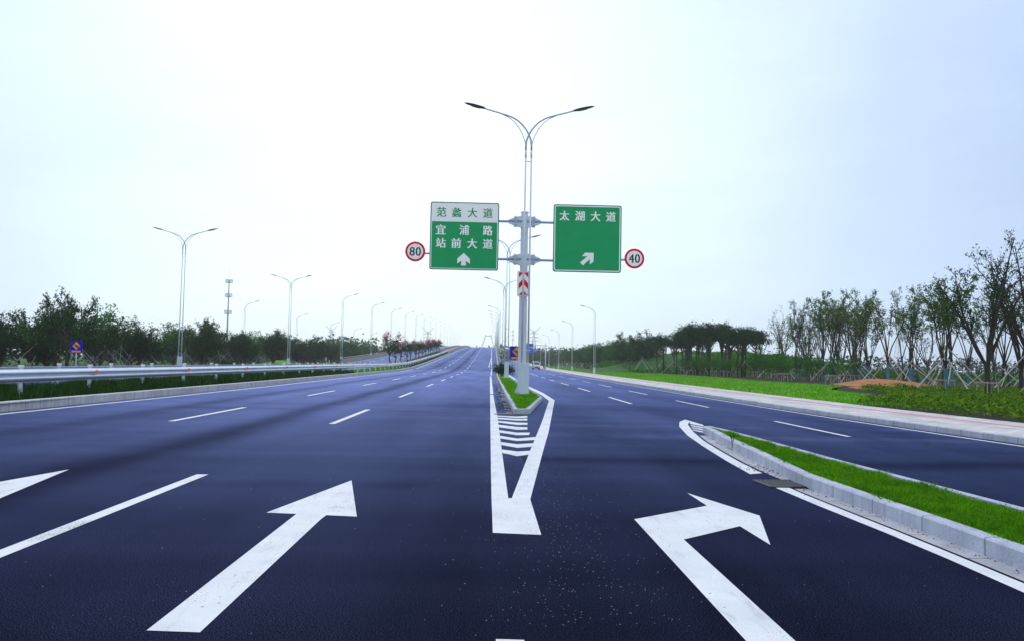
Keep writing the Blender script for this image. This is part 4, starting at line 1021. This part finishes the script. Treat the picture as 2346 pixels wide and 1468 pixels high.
def tree(name, seed, trunk, spec, leafspec, mats, cat='tree', multi=1, spread=.0, wrap=0.0, lean=(0, 0)):
    """trunk (height, radius); leafspec (levels with leaves, per metre, scatter, size, from t, droop)"""
    r = random.Random(seed); t = empty(name); t['category'] = cat
    mb = MB(); tips = []
    th, tr = trunk
    if th > 0:
        pts = [Vector((0, 0, -.1))]
        for i in range(5): pts.append(Vector((lean[0] * (i + 1) / 5 + r.gauss(0, .03) * th * .3, lean[1] * (i + 1) / 5 + r.gauss(0, .03) * th * .3, th * (i + 1) / 5)))
        mb.tube(pts, [tr * 1.25, tr * 1.02, tr * .95, tr * .9, tr * .88, tr * .95], 8, 0, False); top = pts[-1]
    else: top = Vector((0, 0, 0))
    ch, ang, ln, st, up = spec[0]
    ph = r.random() * 6.28
    for k in range(ch):
        a = ang * r.uniform(.45, 1.25) if ch > 1 else 0
        az = ph + k * 2 * PI / ch + r.gauss(0, .35)
        d = Vector((math.cos(az) * math.sin(a), math.sin(az) * math.sin(a), math.cos(a)))
        p = top - Vector((0, 0, r.uniform(0, .22) * th)) if th > 0 else Vector((math.cos(az) * .12, math.sin(az) * .12, -.05))
        branch(mb, r, p, d, ln * r.uniform(.75, 1.15), tr * (.62 if th > 0 else 1) * r.uniform(.8, 1.1), 0, tips, [(s[0], s[1], s[2], s[3], s[4]) for s in spec[1:]] + [(0, 0, 0, 0, up)])
    mb.build('trunk', mats[0], t, True)
    levs, pm, sca, size, t0, mat = leafspec
    C = []
    for pts, lev in tips:
        if lev not in levs: continue
        L_ = sum((q - p).length for p, q in zip(pts, pts[1:])); dens = pm * r.uniform(.3, 1.5)
        for _ in range(int(L_ * dens)):
            u = t0 + (1 - t0) * r.random() ** .8; q = along(pts, u)
            C.append((q.x + r.gauss(0, sca), q.y + r.gauss(0, sca), q.z + r.gauss(0, sca) - abs(r.gauss(0, sca)) * .3))
    o = leaves('crown', np.array(C), size, mats[1], seed, t)
    if wrap: MB().tube([(0, 0, 0), (lean[0] * wrap / th, lean[1] * wrap / th, wrap)], [tr * 1.32, tr * 1.12], 10).build('trunk_wrap', M['wrap'], t)
    return t
def clump_tree(name, seed, trunk, ctr, ext, nclump, per, cr_, size, mats, cat='tree', flowers=0, forks=7, flat=.0, lean=(0, 0)):
    """trunk carrying a crown of leaf clumps filling an uneven ellipsoid"""
    r = random.Random(seed); rr = np.random.RandomState(seed); t = empty(name); t['category'] = cat
    th, tr = trunk; mb = MB()
    pts = [Vector((0, 0, -.1)), Vector((r.gauss(0, .04), r.gauss(0, .04), th * .35)), Vector((lean[0] * .5 + r.gauss(0, .08), lean[1] * .5, th * .7)), Vector((lean[0], lean[1], th))]
    mb.tube(pts, [tr * 1.25, tr, tr * .9, tr * .85], 7, 0, False)
    Cl = []
    while len(Cl) < nclump:
        d = rr.randn(3); d /= np.linalg.norm(d); q = rr.rand() ** .45
        p = d * q
        if p[2] < -.75: continue
        wob = 1 + .28 * math.sin(3 * math.atan2(p[1], p[0]) + seed) + .15 * math.sin(5 * math.atan2(p[1], p[0]) + 2 * seed)
        Cl.append((ctr[0] + p[0] * ext[0] * wob, ctr[1] + p[1] * ext[1] * wob, ctr[2] + p[2] * ext[2] * (1 + .25 * rr.randn() * (p[2] > .3))))
    for k in range(forks):
        c = Vector(Cl[k % len(Cl)]); b0 = pts[-1] if k % 2 else pts[2].lerp(pts[3], r.random())
        mid = b0.lerp(c, .5) + Vector((r.gauss(0, .15), r.gauss(0, .15), -.12 * (c - b0).length))
        mb.tube([b0, mid, c], [tr * .55, tr * .36, tr * .12], 5, 0, False)
    mb.build('trunk', mats[0], t, True)
    C = []
    for c in Cl:
        n = int(per * rr.uniform(.5, 1.4)); s = cr_ * rr.uniform(.6, 1.35)
        C.append(np.array(c) + rr.randn(n, 3) * np.array([s, s, s * (.75 - flat)]))
    leaves('crown', np.concatenate(C), size, mats[1], seed, t)
    if flowers:
        C = []
        for c in Cl:
            if c[2] > ctr[2] + ext[2] * .25 and rr.rand() < flowers:
                C.append(np.array(c) + np.array([0, 0, cr_ * .7]) + rr.randn(60, 3) * np.array([.18, .18, .24]))
        if C: leaves('blossom', np.concatenate(C), size * .8, M['flower'], seed + 1, t)
    return t
def props(name, h, r, n, seed, thick=.035, top=.25):
    t = empty(name); t['category'] = 'tree prop'; rg = random.Random(seed)
    for k in range(n):
        a = 2 * PI * k / n + rg.gauss(0, .25); rr = r * rg.uniform(.8, 1.2); hh = h * rg.uniform(.85, 1.15)
        MB().tube([(rr * math.cos(a), rr * math.sin(a), 0), (-top * math.cos(a) * rg.uniform(.4, 1.2), -top * math.sin(a) + rg.gauss(0, .08), hh)], [thick, thick * .8], 6).build('pole', M['wood'], t)
    return t
def guard(name):
    t = empty(name); t['category'] = 'tree guard'
    for i in (-1, 1):
        for j in (-1, 1): MB().tube([(i * .38, j * .38, 0), (i * .36, j * .36, .95)], .03, 6).build('stake', M['woodbr'], t)
    for s in (-1, 1):
        MB().tube([(-.5, s * .38, .85), (.5, s * .38, .87)], .024, 6).build('rail', M['woodbr'], t); MB().tube([(s * .38, -.5, .91), (s * .38, .5, .9)], .024, 6).build('rail', M['woodbr'], t)
    return t
TILT = .4
# prototypes
big = tree('tree', 11, (2.2, .17), [(6, .52, 7.6, 0, .42), (8, .6, .25, .3, .3), (3, .6, .5, .2, .1)], ((0, 1, 2), 12, .08, .15, .3, None), (M['bark'], M['leafdark']))
pr1 = tree('tree', 21, (2.6, .13), [(5, .32, 6.8, 0, .5), (7, .45, .2, .48, .5), (3, .6, .5, .3, .1)], ((1, 2), 24, .12, .20, .3, None), (M['bark'], M['leafyoung']), wrap=2.1)
pr2 = tree('tree', 22, (2.3, .14), [(4, .30, 7.2, 0, .5), (8, .42, .18, .5, .6), (3, .6, .5, .3, .1)], ((1, 2), 18, .12, .20, .3, None), (M['bark'], M['leafmid']), wrap=1.9)
pr3 = tree('tree', 23, (2.8, .12), [(3, .24, 7.2, 0, .5), (9, .45, .2, .42, .5), (3, .7, .5, .3, 0)], ((1, 2), 17, .12, .19, .3, None), (M['bark'], M['leafyoung']), lean=(.45, 0))
pr4 = tree('tree', 24, (2.2, .11), [(6, .30, 6.0, 0, .5), (6, .5, .28, .3, .5), (2, .6, .5, .3, .1)], ((1, 2), 8, .12, .17, .2, None), (M['barklt'], M['leafmid']))
va1 = tree('bush_tree', 31, (.7, .17), [(9, .62, 3.6, 0, .25), (8, .5, .42, .18, .5), (5, .55, .5, .2, .4)], ((1, 2), 26, .12, .16, .0, None), (M['bark'], M['leafdark']), 'tree')
va2 = tree('bush_tree', 32, (.9, .18), [(8, .7, 3.3, 0, .3), (8, .55, .45, .15, .5), (5, .6, .5, .2, .4)], ((1, 2), 24, .13, .16, .0, None), (M['bark'], M['leafdark']), 'tree')
wi1 = tree('tree', 33, (1.9, .17), [(6, .75, 4.3, 0, .2), (6, .55, .42, .3, .3), (4, .6, .5, .2, .1)], ((1, 2), 22, .16, .22, .25, None), (M['bark'], M['leafdark']))
um1 = clump_tree('umbrella_tree', 41, (4.6, .15), (.2, 0, 6.7), (2.5, 2.5, 1.35), 46, 60, .36, .26, (M['bark'], M['leafdark']), forks=14)
um2 = clump_tree('umbrella_tree', 42, (4.9, .14), (-.2, 0, 7.1), (2.2, 2.2, 1.5), 42, 60, .36, .26, (M['bark'], M['leafdark']), forks=14)
ro1 = clump_tree('tree', 51, (2.0, .13), (0, 0, 4.0), (2.0, 2.0, 2.1), 60, 55, .36, .24, (M['bark'], M['leafmid']), forks=10)
ro2 = clump_tree('tree', 52, (1.9, .13), (0, 0, 3.7), (2.2, 2.2, 1.9), 60, 55, .38, .24, (M['bark'], M['leafdark']), forks=10)
yo1 = clump_tree('young_tree', 61, (.9, .05), (0, 0, 2.0), (.75, .75, 1.15), 26, 30, .2, .16, (M['barklt'], M['leaflight']), forks=8)
yo2 = clump_tree('young_tree', 62, (1.1, .05), (0, 0, 2.3), (.7, .7, 1.25), 26, 26, .2, .16, (M['barklt'], M['leafmid']), forks=8)
cp1 = clump_tree('crape_myrtle', 71, (1.7, .085), (0, 0, 3.2), (1.35, 1.35, 1.15), 34, 40, .24, .17, (M['bark'], M['leafdark']), flowers=.85, forks=10)
cp2 = clump_tree('crape_myrtle', 72, (1.6, .085), (.1, 0, 3.0), (1.3, 1.3, 1.1), 34, 40, .24, .17, (M['bark'], M['leafdark']), flowers=.2, forks=10)
bu1 = clump_tree('shrub', 81, (.3, .06), (0, 0, .75), (.95, .95, .62), 44, 60, .2, .11, (M['bark'], M['leafdark']), cat='shrub', forks=8)
st3 = props('tree_prop', 2.2, 2.0, 3, 3, .035, .12); st4 = props('tree_prop', 2.4, 2.3, 4, 5, .04, .14)
st5 = props('tree_prop', 2.1, 1.9, 3, 13, .022, .1); st6 = props('tree_prop', 2.3, 2.1, 4, 15, .022, .12)
for q_ in (st5, st6):
    for c_ in q_.children: c_.data.materials[0] = M['wooddull']
gd = guard('tree_guard')
rg = random.Random(77)

def px_at(px, Y): return AT(px, Y)
# big tree by the pavement and the pruned trees beyond the lawn
place(big, (28.3, 44.0, .1), 1.2, .93, 'big dark tree with long curving limbs standing in the ground cover')
place(big, (33.4, 47.5, .1), 3.9, 1.0, 'big tree at the picture edge leaning over the ground cover')
place(big, (38.5, 56, .1), 5.3, .95, 'large limbed tree behind the big dark tree')
rows = [(pr2, 35.5, 59.5, .3, .86, 'two pronged thin tree between the big dark tree and the soil heap'),
        (pr1, 30.6, 52.0, 2.2, .80, 'slim tree rising out of the ground cover, in a low wooden guard'),
        (pr3, 41.5, 71, 1.0, .86, 'leaning forked tree just behind the orange soil'),
        (pr1, 40.0, 78, .2, .96, 'teal wrapped tree with yellowish tufts on the orange soil heap'),
        (pr2, 45.5, 84, 1.7, .92, 'dark multi limbed tree behind the orange soil heap'),
        (pr1, 40.6, 87, 4.1, 1.02, 'tall yellow tufted tree at the far end of the orange soil'),
        (pr4, 45.8, 97, 2.0, 1.08, 'thin sparse tree behind the far end of the soil heap'),
        (pr2, 41.6, 95, 3.3, 1.0, 'teal wrapped tree with bunched leaves left of the orange soil'.replace(' left of', ' before')),
        (pr3, 45.2, 103, 5.0, 1.05, 'tall straight tree with bare lower limbs near the umbrella trees'),
        (pr4, 43.6, 107, .8, 1.15, 'bare twiggy tree next to the umbrella trees'),
        (pr4, 47.5, 116, 3.0, 1.1, 'nearly leafless tree against the umbrella trees'),
        (pr2, 50.2, 92, 5.5, .9, 'tree in the second line behind the orange soil heap'),
        (pr4, 47.0, 72, 1.4, .95, 'thin tree in the second line behind the leaning forked tree'),
        (pr1, 44.0, 63, 3.6, .88, 'tufted tree in the second line behind the big dark tree'),
        (pr4, 42.3, 112, 1.9, 1.12, 'bare thin tree in the gap beside the umbrella trees'),
        (pr4, 40.2, 108, 4.4, .98, 'bare twiggy tree with crossed poles by the close umbrella trees'),
        (pr3, 52.5, 78, 2.6, .92, 'slender tree at the back, near the lattice pylon')]
for p_, x, y, rz, s_, lb in rows: place(p_, (x, y, .12), rz, s_, lb, 'pruned trees beyond the lawn')
for k in range(12):
    y = 84 + k * 2.6; x = itp(y, [(84, 42), (115, 43.5)]) + rg.uniform(-1.5, 4)
    place((pr3, pr2, pr4, pr1)[k % 4], (x, y, .1), rg.random() * 6, (rg.uniform(.7, .85),) * 2 + (rg.uniform(.95, 1.1),), 'slim tall tree crowded in the middle line of the pruned trees', 'middle line of pruned trees')
for k in range(11):
    y = 70 + k * 4.4; x = 45 + rg.random() * 9 + (3 if y < 85 else 0)
    place((pr4, pr2, pr3, pr1)[k % 4], (x, y, .1), rg.random() * 6, rg.uniform(.85, 1.1), 'slim upright tree in the back line of the pruned trees', 'back line of pruned trees')
k = 0
for y in np.linspace(116, 150, 9):
    for j in range(3):
        x = itp(y, [(116, 36.6), (150, 33.0)]) + j * 2.9 + rg.uniform(-1, 1)
        place(um1 if k % 2 else um2, (x, y + j * 2.5 + rg.uniform(-1.5, 1.5), .15), rg.random() * 6, rg.uniform(.86, .98) * (1.14 - abs(y - 131) / 17 * .22), 'dark flat crowned tree in the dense umbrella shaped clump', 'umbrella crowned clump behind the lawn'); k += 1
# dense planted trees along the far lawn
k = 0
for y in np.linspace(164, 300, 22):
    for j in range(3):
        x = itp(y, [(164, 29.2), (180, 28.6), (220, 28), (300, 28)]) + j * itp(y, [(164, 2.2), (200, 3.2), (300, 4.2)]) + rg.uniform(-.8, .8)
        place((ro1, ro2)[k % 2], (x, y + rg.uniform(-3, 3), .05 + zs(y)), rg.random() * 6, (rg.uniform(.95, 1.16) if y < 240 else rg.uniform(.85, 1.05)) * (1.08 if j else .98), 'bushy green tree in the dense row along the far lawn', 'dense row along the far lawn'); k += 1
place(wi1, (30.4, 163, .1), .5, 1.3, 'taller airy tree rising above the dense row, near its close end')
place(wi1, (33.0, 166, .1), 2.5, 1.36, 'tallest open crowned tree at the close end of the dense row')
place(wi1, (29.5, 205, .1), 4.5, 1.2, 'airy tree rising above the middle of the dense row')
for k in range(14):
    y = 150 + k * 11; x = itp(y, [(150, 29.5), (180, 27.8), (220, 28), (320, 27)])
    place(st4 if k < 2 else st3, (x - .3, y, .1), rg.random() * 6, 1.15 if k < 2 else .95, 'pale wooden props braced against a tree of the dense far row', 'props along the dense far row')
# young staked shrubs between lawn and umbrella clump
k = 0
for i in range(52):
    y = rg.uniform(84, 164); x = itp(y, [(84, 32), (104, 33), (140, 32.4), (164, 31.5)]) + rg.random() ** 1.3 * 9
    place((yo1, yo2)[i % 2], (x, y, .1), rg.random() * 6, rg.uniform(.8, 1.15), 'young green staked tree in the bed before the umbrella clump', 'young staked trees')
    if i % 3 == 0: place(gd, (x, y, .1), rg.random() * .5, rg.uniform(.85, 1.0), 'low square wooden guard round a young tree in the bed', 'wooden guards round young trees')
for x, y, lb in ((30.6, 52.0, 'low wooden guard round the slim tree in the ground cover'), (28.3, 44.0, 'low wooden guard round the big dark tree'), (30.8, 70, 'wooden guard at the near end of the orange soil'), (31.2, 83, 'wooden guard on the lawn edge near the orange soil')):
    place(gd, (x, y, .12), .2, 1.0, lb, 'wooden guards round young trees')
for x, y, s_ in ((30.8, 70, .7), (31.2, 83, .8), (33, 88, .9), (32, 78, .75)): place(yo2, (x, y, .12), rg.random() * 6, s_, 'small dark young tree at the edge of the lawn by the soil', 'small trees on the lawn edge')
for k, (x, y) in enumerate([(q[1], q[2]) for q in rows]):
    place(st4 if k % 2 else st3, (x, y, .14), rg.random() * 6, rg.uniform(1.0, 1.25), 'pale crossed poles propping the ' + rows[k][5].split(' tree')[0] + ' tree', 'props of the pruned trees')
place(st4, (34.3, 46.5, .14), .4, 1.1, 'pale crossed poles in the ground cover at the picture edge', 'props of the pruned trees')
place(st4, (38.2, 55, .14), 1.4, 1.1, 'pale crossed poles propping the large limbed tree', 'props of the pruned trees')
for k in range(9):
    y = 112 + k * 4.5; place(st3, (itp(y, [(116, 41), (150, 33)]) + rg.uniform(-1, 2), y, .14), rg.random() * 6, 1.12, 'pale crossed poles under the umbrella shaped clump', 'props of the umbrella clump')

# opposite verge
for k, y in enumerate((61, 77, 92.5, 107, 122, 137, 152, 166)):
    place((va1, va2)[k % 2], (-33.6 + rg.uniform(-.3, .3), y, .2), rg.random() * 6, (.58, .98, 1.06, .95, 1.1, .9, .95, 1.0)[k], f'dark vase shaped tree on the opposite verge, {ORD[k]} from the camera', 'vase shaped trees on the opposite verge')
wl = [(-35.2, 66.5, (.62, .62, 1.08), 'tall open tree with reaching limbs behind the blue warning board'), (-37.5, 71, .72, 'wide forked tree beside the blue warning board'), (-40, 62, .6, 'dark tree at the edge behind the nearest stakes'), (-39, 80, .66, 'green tree in front of the grey house'), (-43, 88, .72, 'leafy tree behind the grey house stakes')]
for k, (x, y, s_, lb) in enumerate(wl): place(wi1, (x, y, .2), k * 1.7 + .4, s_, lb, 'open trees on the opposite verge')
place(ro2, (-36.2, 54.5, .15), 1, .72, 'dense dark tree at the picture edge over the guardrail'); place(ro2, (-39.5, 57, .15), 3, .78, 'dense dark round tree behind the edge tree over the guardrail')
place(va2, (-34.5, 56, .15), 2, .58, 'dense multi stemmed tree beside the edge trees')
k = 0
for i in range(46):
    y = 72 + i * 3.2 + rg.uniform(-2, 2); x = -38.5 - rg.random() * 7.2 - (0 if y < 95 else -1.0)
    place((ro1, ro2, va1, wi1)[i % 4], (x, y, .1), rg.random() * 6, rg.uniform(.7, 1.08) * (1.0 if i % 4 < 2 else .95), 'dark tree in the thick belt behind the opposite verge', 'tree belt behind the opposite verge')
for i in range(22):
    y = 215 + i * 9 + rg.uniform(-3, 3); place((ro1, ro2)[i % 2], (-37.5 - rg.random() * 9, y, .0), rg.random() * 6, rg.uniform(1.0, 1.35), 'hazy tree beyond the opposite ramp parapet', 'trees beyond the ramp parapet')
for i in range(34):
    y = 58 + i * 3.0 + rg.uniform(-1, 1); x = -36.3 - rg.random() * 5
    place((st5, st6)[i % 2], (x, y, .12), rg.random() * 6, rg.uniform(.8, 1.1) * (1.1 if y < 85 else .95), 'thin pale crossed poles among the trees of the opposite verge', 'props on the opposite verge')
# crape myrtles in the median
for k, y in enumerate(np.linspace(126, 246, 15)):
    place(cp1 if k in (0, 2, 8, 9, 12) else cp2, (-15.9 + rg.uniform(-.2, .2), y, zr(y) + .2), rg.random() * 6, rg.uniform(.95, 1.08) * (1.18 if k == 0 else 1), f'crape myrtle with pink blossom in the median, {ORD[k]} from the camera', 'crape myrtles in the median')
# bushes on the island and low round bushes on the verge
for x, y, s_, lb in ((1.25, 83, 1.0, 'dark round bush on the ramp side of the island lamp'), (1.95, 86, 1.0, 'dark round bush on the surface road side of the island lamp'), (1.5, 91, .9, 'dark bush behind the pair at the island lamp'),
                     (-33.0, 99, .8, 'low clipped bush on the opposite verge by the second bush tree'), (-33.3, 104, .8, 'low clipped bush on the opposite verge, farther along')):
    place(bu1, (x, y, .12), rg.random() * 6, s_, lb, 'low round bushes')
# far vegetation
def band(name, path, h, n, size, mat, seed, dp_=6):
    r = np.random.RandomState(seed); P = np.array(path, float); seg = np.linalg.norm(np.diff(P, axis=0), axis=1); cs = np.concatenate([[0], np.cumsum(seg)])
    u = r.rand(n) * cs[-1]; x = np.interp(u, cs, P[:, 0]); y = np.interp(u, cs, P[:, 1])
    top = h * (.62 + .22 * np.sin(u / 7.0 + 2 * np.sin(u / 17)) + .14 * np.sin(u / 2.3 + 1.3 * np.sin(u / 5)) + .08 * r.randn(n))
    return leaves(name, np.stack([x + r.randn(n) * dp_ / 2, y + r.randn(n) * dp_ / 2, np.maximum(.1, top * r.rand(n) ** .55)], 1), size, mat, seed, stuff=True)
band('far_woods', [(60, 330), (120, 250), (200, 210), (300, 200)], 6.0, 15000, 1.1, M['leafdark'], 1, 12)
band('scrub', [(55, 130), (75, 105), (110, 95), (170, 90)], 1.7, 10000, .6, M['leafmid'], 2, 16)
band('far_woods', [(14, 420), (30, 380), (60, 340)], 9, 8000, 1.1, M['leafdark'], 3, 12)
band('far_woods', [(5, 520), (40, 640), (300, 800)], 14, 9000, 2.2, M['leafdark'], 4, 20)
band('far_woods', [(-62, 60), (-64, 120), (-66, 200), (-70, 330)], 5.2, 20000, .7, M['leafdark'], 5, 8)
band('far_woods', [(-60, 330), (-90, 480), (-300, 640)], 12, 9000, 1.8, M['leafdark'], 6, 20)
x, y = fill([(27, 147), (80, 147), (84, 190), (24, 190)], 42000, 9)
hz = 4.0 * np.clip(1 - ((x - 52) / 34) ** 2 - ((y - 172) / 24) ** 2, 0, 1) ** 1.3
leaves('mound_scrub', np.stack([x, y, hz + .1 + 1.2 * np.random.RandomState(4).rand(len(x)) * (.4 + .6 * lump(x, y, .12))], 1), .5, M['leaflight'], 9, stuff=True)
# ------------------------------------------------------------------ far structures
hs = empty('house', (-108, 222, 0), R(8), 'grey gabled house half hidden behind the trees of the opposite verge', 'house')
MB().box((0, 0, 2.6), (7, 6, 5.2)).build('wall', M['housewall'], hs)
MB().add([(-3.9, -3.4, 5.0), (3.9, -3.4, 5.0), (3.9, 3.4, 5.0), (-3.9, 3.4, 5.0), (-2.2, 0, 7.9), (3.5, 0, 7.9)], [(0, 1, 5, 4), (1, 2, 5), (2, 3, 4, 5), (3, 0, 4), (3, 2, 1, 0)]).build('roof', M['houseroof'], hs)
for x in (-1.7, 1.5):
    wn = MB().box((x, -3.02, 2.9), (1.5, .1, 1.3)).build('window', M['signwhite'], hs)
    MB().box((x, -3.08, 2.9), (1.3, .05, 1.1)).build('pane', M['glass'], wn)
def monopole(x, y, h, r0, plats, label):
    t = empty('telecom_tower', (x, y, 0), 0, label, 'telecom tower')
    MB().tube([(0, 0, 0), (0, 0, h)], [r0, r0 * .42], 10).build('mast', M['pylon'], t, True)
    MB().tube([(0, 0, h), (0, 0, h * 1.13)], .05, 5).build('spike', M['pylon'], t)
    for z in plats:
        f = MB(); rr = r0 * 2.6
        f.tube([(rr * math.cos(2 * PI * k / 12), rr * math.sin(2 * PI * k / 12), z) for k in range(13)], .09, 5).tube([(rr * math.cos(2 * PI * k / 12), rr * math.sin(2 * PI * k / 12), z + 1.0) for k in range(13)], .06, 5)
        for k in range(6):
            a = k * PI / 3; f.tube([(0, 0, z - .4), (rr * math.cos(a), rr * math.sin(a), z), (rr * math.cos(a), rr * math.sin(a), z + 1.1)], .06, 4)
        p = f.build('platform', M['pylon'], t)
        for k in range(6):
            a = k * PI / 3 + .5; MB().box((rr * 1.18 * math.cos(a), rr * 1.18 * math.sin(a), z + .6), (.15, .15, 1.7)).build('antenna', M['pylon'], p)
monopole(px_at(525, 330), 330, 33.5, .46, (19.5, 26.5, 32.4), 'pale tubular telecom tower with three antenna platforms above the trees')
monopole(px_at(1174, 900), 900, 38, .5, (27, 32, 36.5), 'faint distant telecom mast with three platforms beside the sign mast')
def pylon(x, y, h, style, label):
    t = empty('power_pylon', (x, y, 0), 0, label, 'power pylon')
    b = MB(); wb = h * .105; th = .0014 * h + .05
    def wd_at(z): return wb * max(.16, 1 - z / h * 1.05)
    N_ = 9; zs_ = [h * .9 * k / N_ for k in range(N_ + 1)]
    for i in (-1, 1):
        for j in (-1, 1): b.tube([(i * wd_at(z), j * wd_at(z), z) for z in zs_], th, 4)
    for z, z2 in zip(zs_, zs_[1:]):
        a, c = wd_at(z), wd_at(z2)
        for j in (-1, 1):
            b.tube([(-a, j * a, z), (c, j * c, z2)], th * .6, 4).tube([(a, j * a, z), (-c, j * c, z2)], th * .6, 4).tube([(-c, j * c, z2), (c, j * c, z2)], th * .6, 4)
    b.build('tower', M['pylon'], t)
    if style == 'Y':
        for s in (-1, 1):
            MB().tube([(0, 0, h * .82), (s * h * .10, 0, h * .93), (s * h * .17, 0, h * 1.02)], th * 1.3, 4).tube([(s * h * .02, 0, h * .88), (s * h * .17, 0, h * 1.0)], th, 4).build('horn', M['pylon'], t)
        zz = (.62, .72, .82)
    else: zz = (.74, .84, .93)
    for z in zz:
        MB().tube([(-h * .13, 0, h * z), (0, 0, h * z + .8), (h * .13, 0, h * z)], th, 4).tube([(-h * .13, 0, h * z), (h * .13, 0, h * z)], th, 4).build('crossarm', M['pylon'], t)
pylon(px_at(1222, 560), 560, 27, 'Y', 'hazy horned power pylon above the far end of the surface road')
pylon(px_at(760, 760), 760, 33, 'Y', 'faint horned power pylon above the trees beyond the opposite ramp')
pylon(px_at(979.6, 760), 760, 33, 'Y', 'faint horned power pylon behind the row of parapet lamps')
pylon(px_at(1524, 640), 640, 27, 'Y', 'faint pylon top beside the umbrella shaped clump')
pylon(px_at(2073, 400), 400, 27, 'T', 'pale lattice power pylon seen between the pruned trees')
bt = empty('bridge_tower', (-3.0, 1150, 0), 0, 'pale hazy twin legged cable stayed bridge tower over the ramp crest', 'bridge tower')
for s in (-1, 1):
    MB().add([(s * 15 - 1, -2, 0), (s * 15 + 1, -2, 0), (s * 15 + 1, 2, 0), (s * 15 - 1, 2, 0), (s * 3.6 - .8, -1.6, 41), (s * 3.6 + .8, -1.6, 41), (s * 3.6 + .8, 1.6, 41), (s * 3.6 - .8, 1.6, 41)],
             [(3, 2, 1, 0), (4, 5, 6, 7), (0, 1, 5, 4), (1, 2, 6, 5), (2, 3, 7, 6), (3, 0, 4, 7)]).build('leg', M['bridge'], bt)
MB().box((0, 0, 39), (6.0, 1.6, 1.2)).build('crossbeam', M['bridge'], bt)
for s in (-1, 1):
    f = MB()
    for k in range(7): f.tube([(s * (3.6 + k * .3), 0, 40 - k * 1.3), (s * 13, -(120 - k * 14), 10)], .09, 4)
    f.build('stay_cables', M['bridge'], bt)
    bt.children[-1]['kind'] = 'stuff'
# ------------------------------------------------------------------ haze
hb = MB().box((0, 610, 25.2), (1500, 1480, 53.6)).build('haze', [])
m = bpy.data.materials.new('haze'); m.use_nodes = True; n = m.node_tree.nodes
n.remove(n['Principled BSDF'])
pv = n.new('ShaderNodeVolumePrincipled'); pv.inputs['Color'].default_value = (.97, 1, 1, 1); pv.inputs['Density'].default_value = .00035; pv.inputs['Anisotropy'].default_value = .75
m.node_tree.links.new(pv.outputs[0], n['Material Output'].inputs['Volume'])
hb.data.materials.append(m); hb['kind'] = 'stuff'
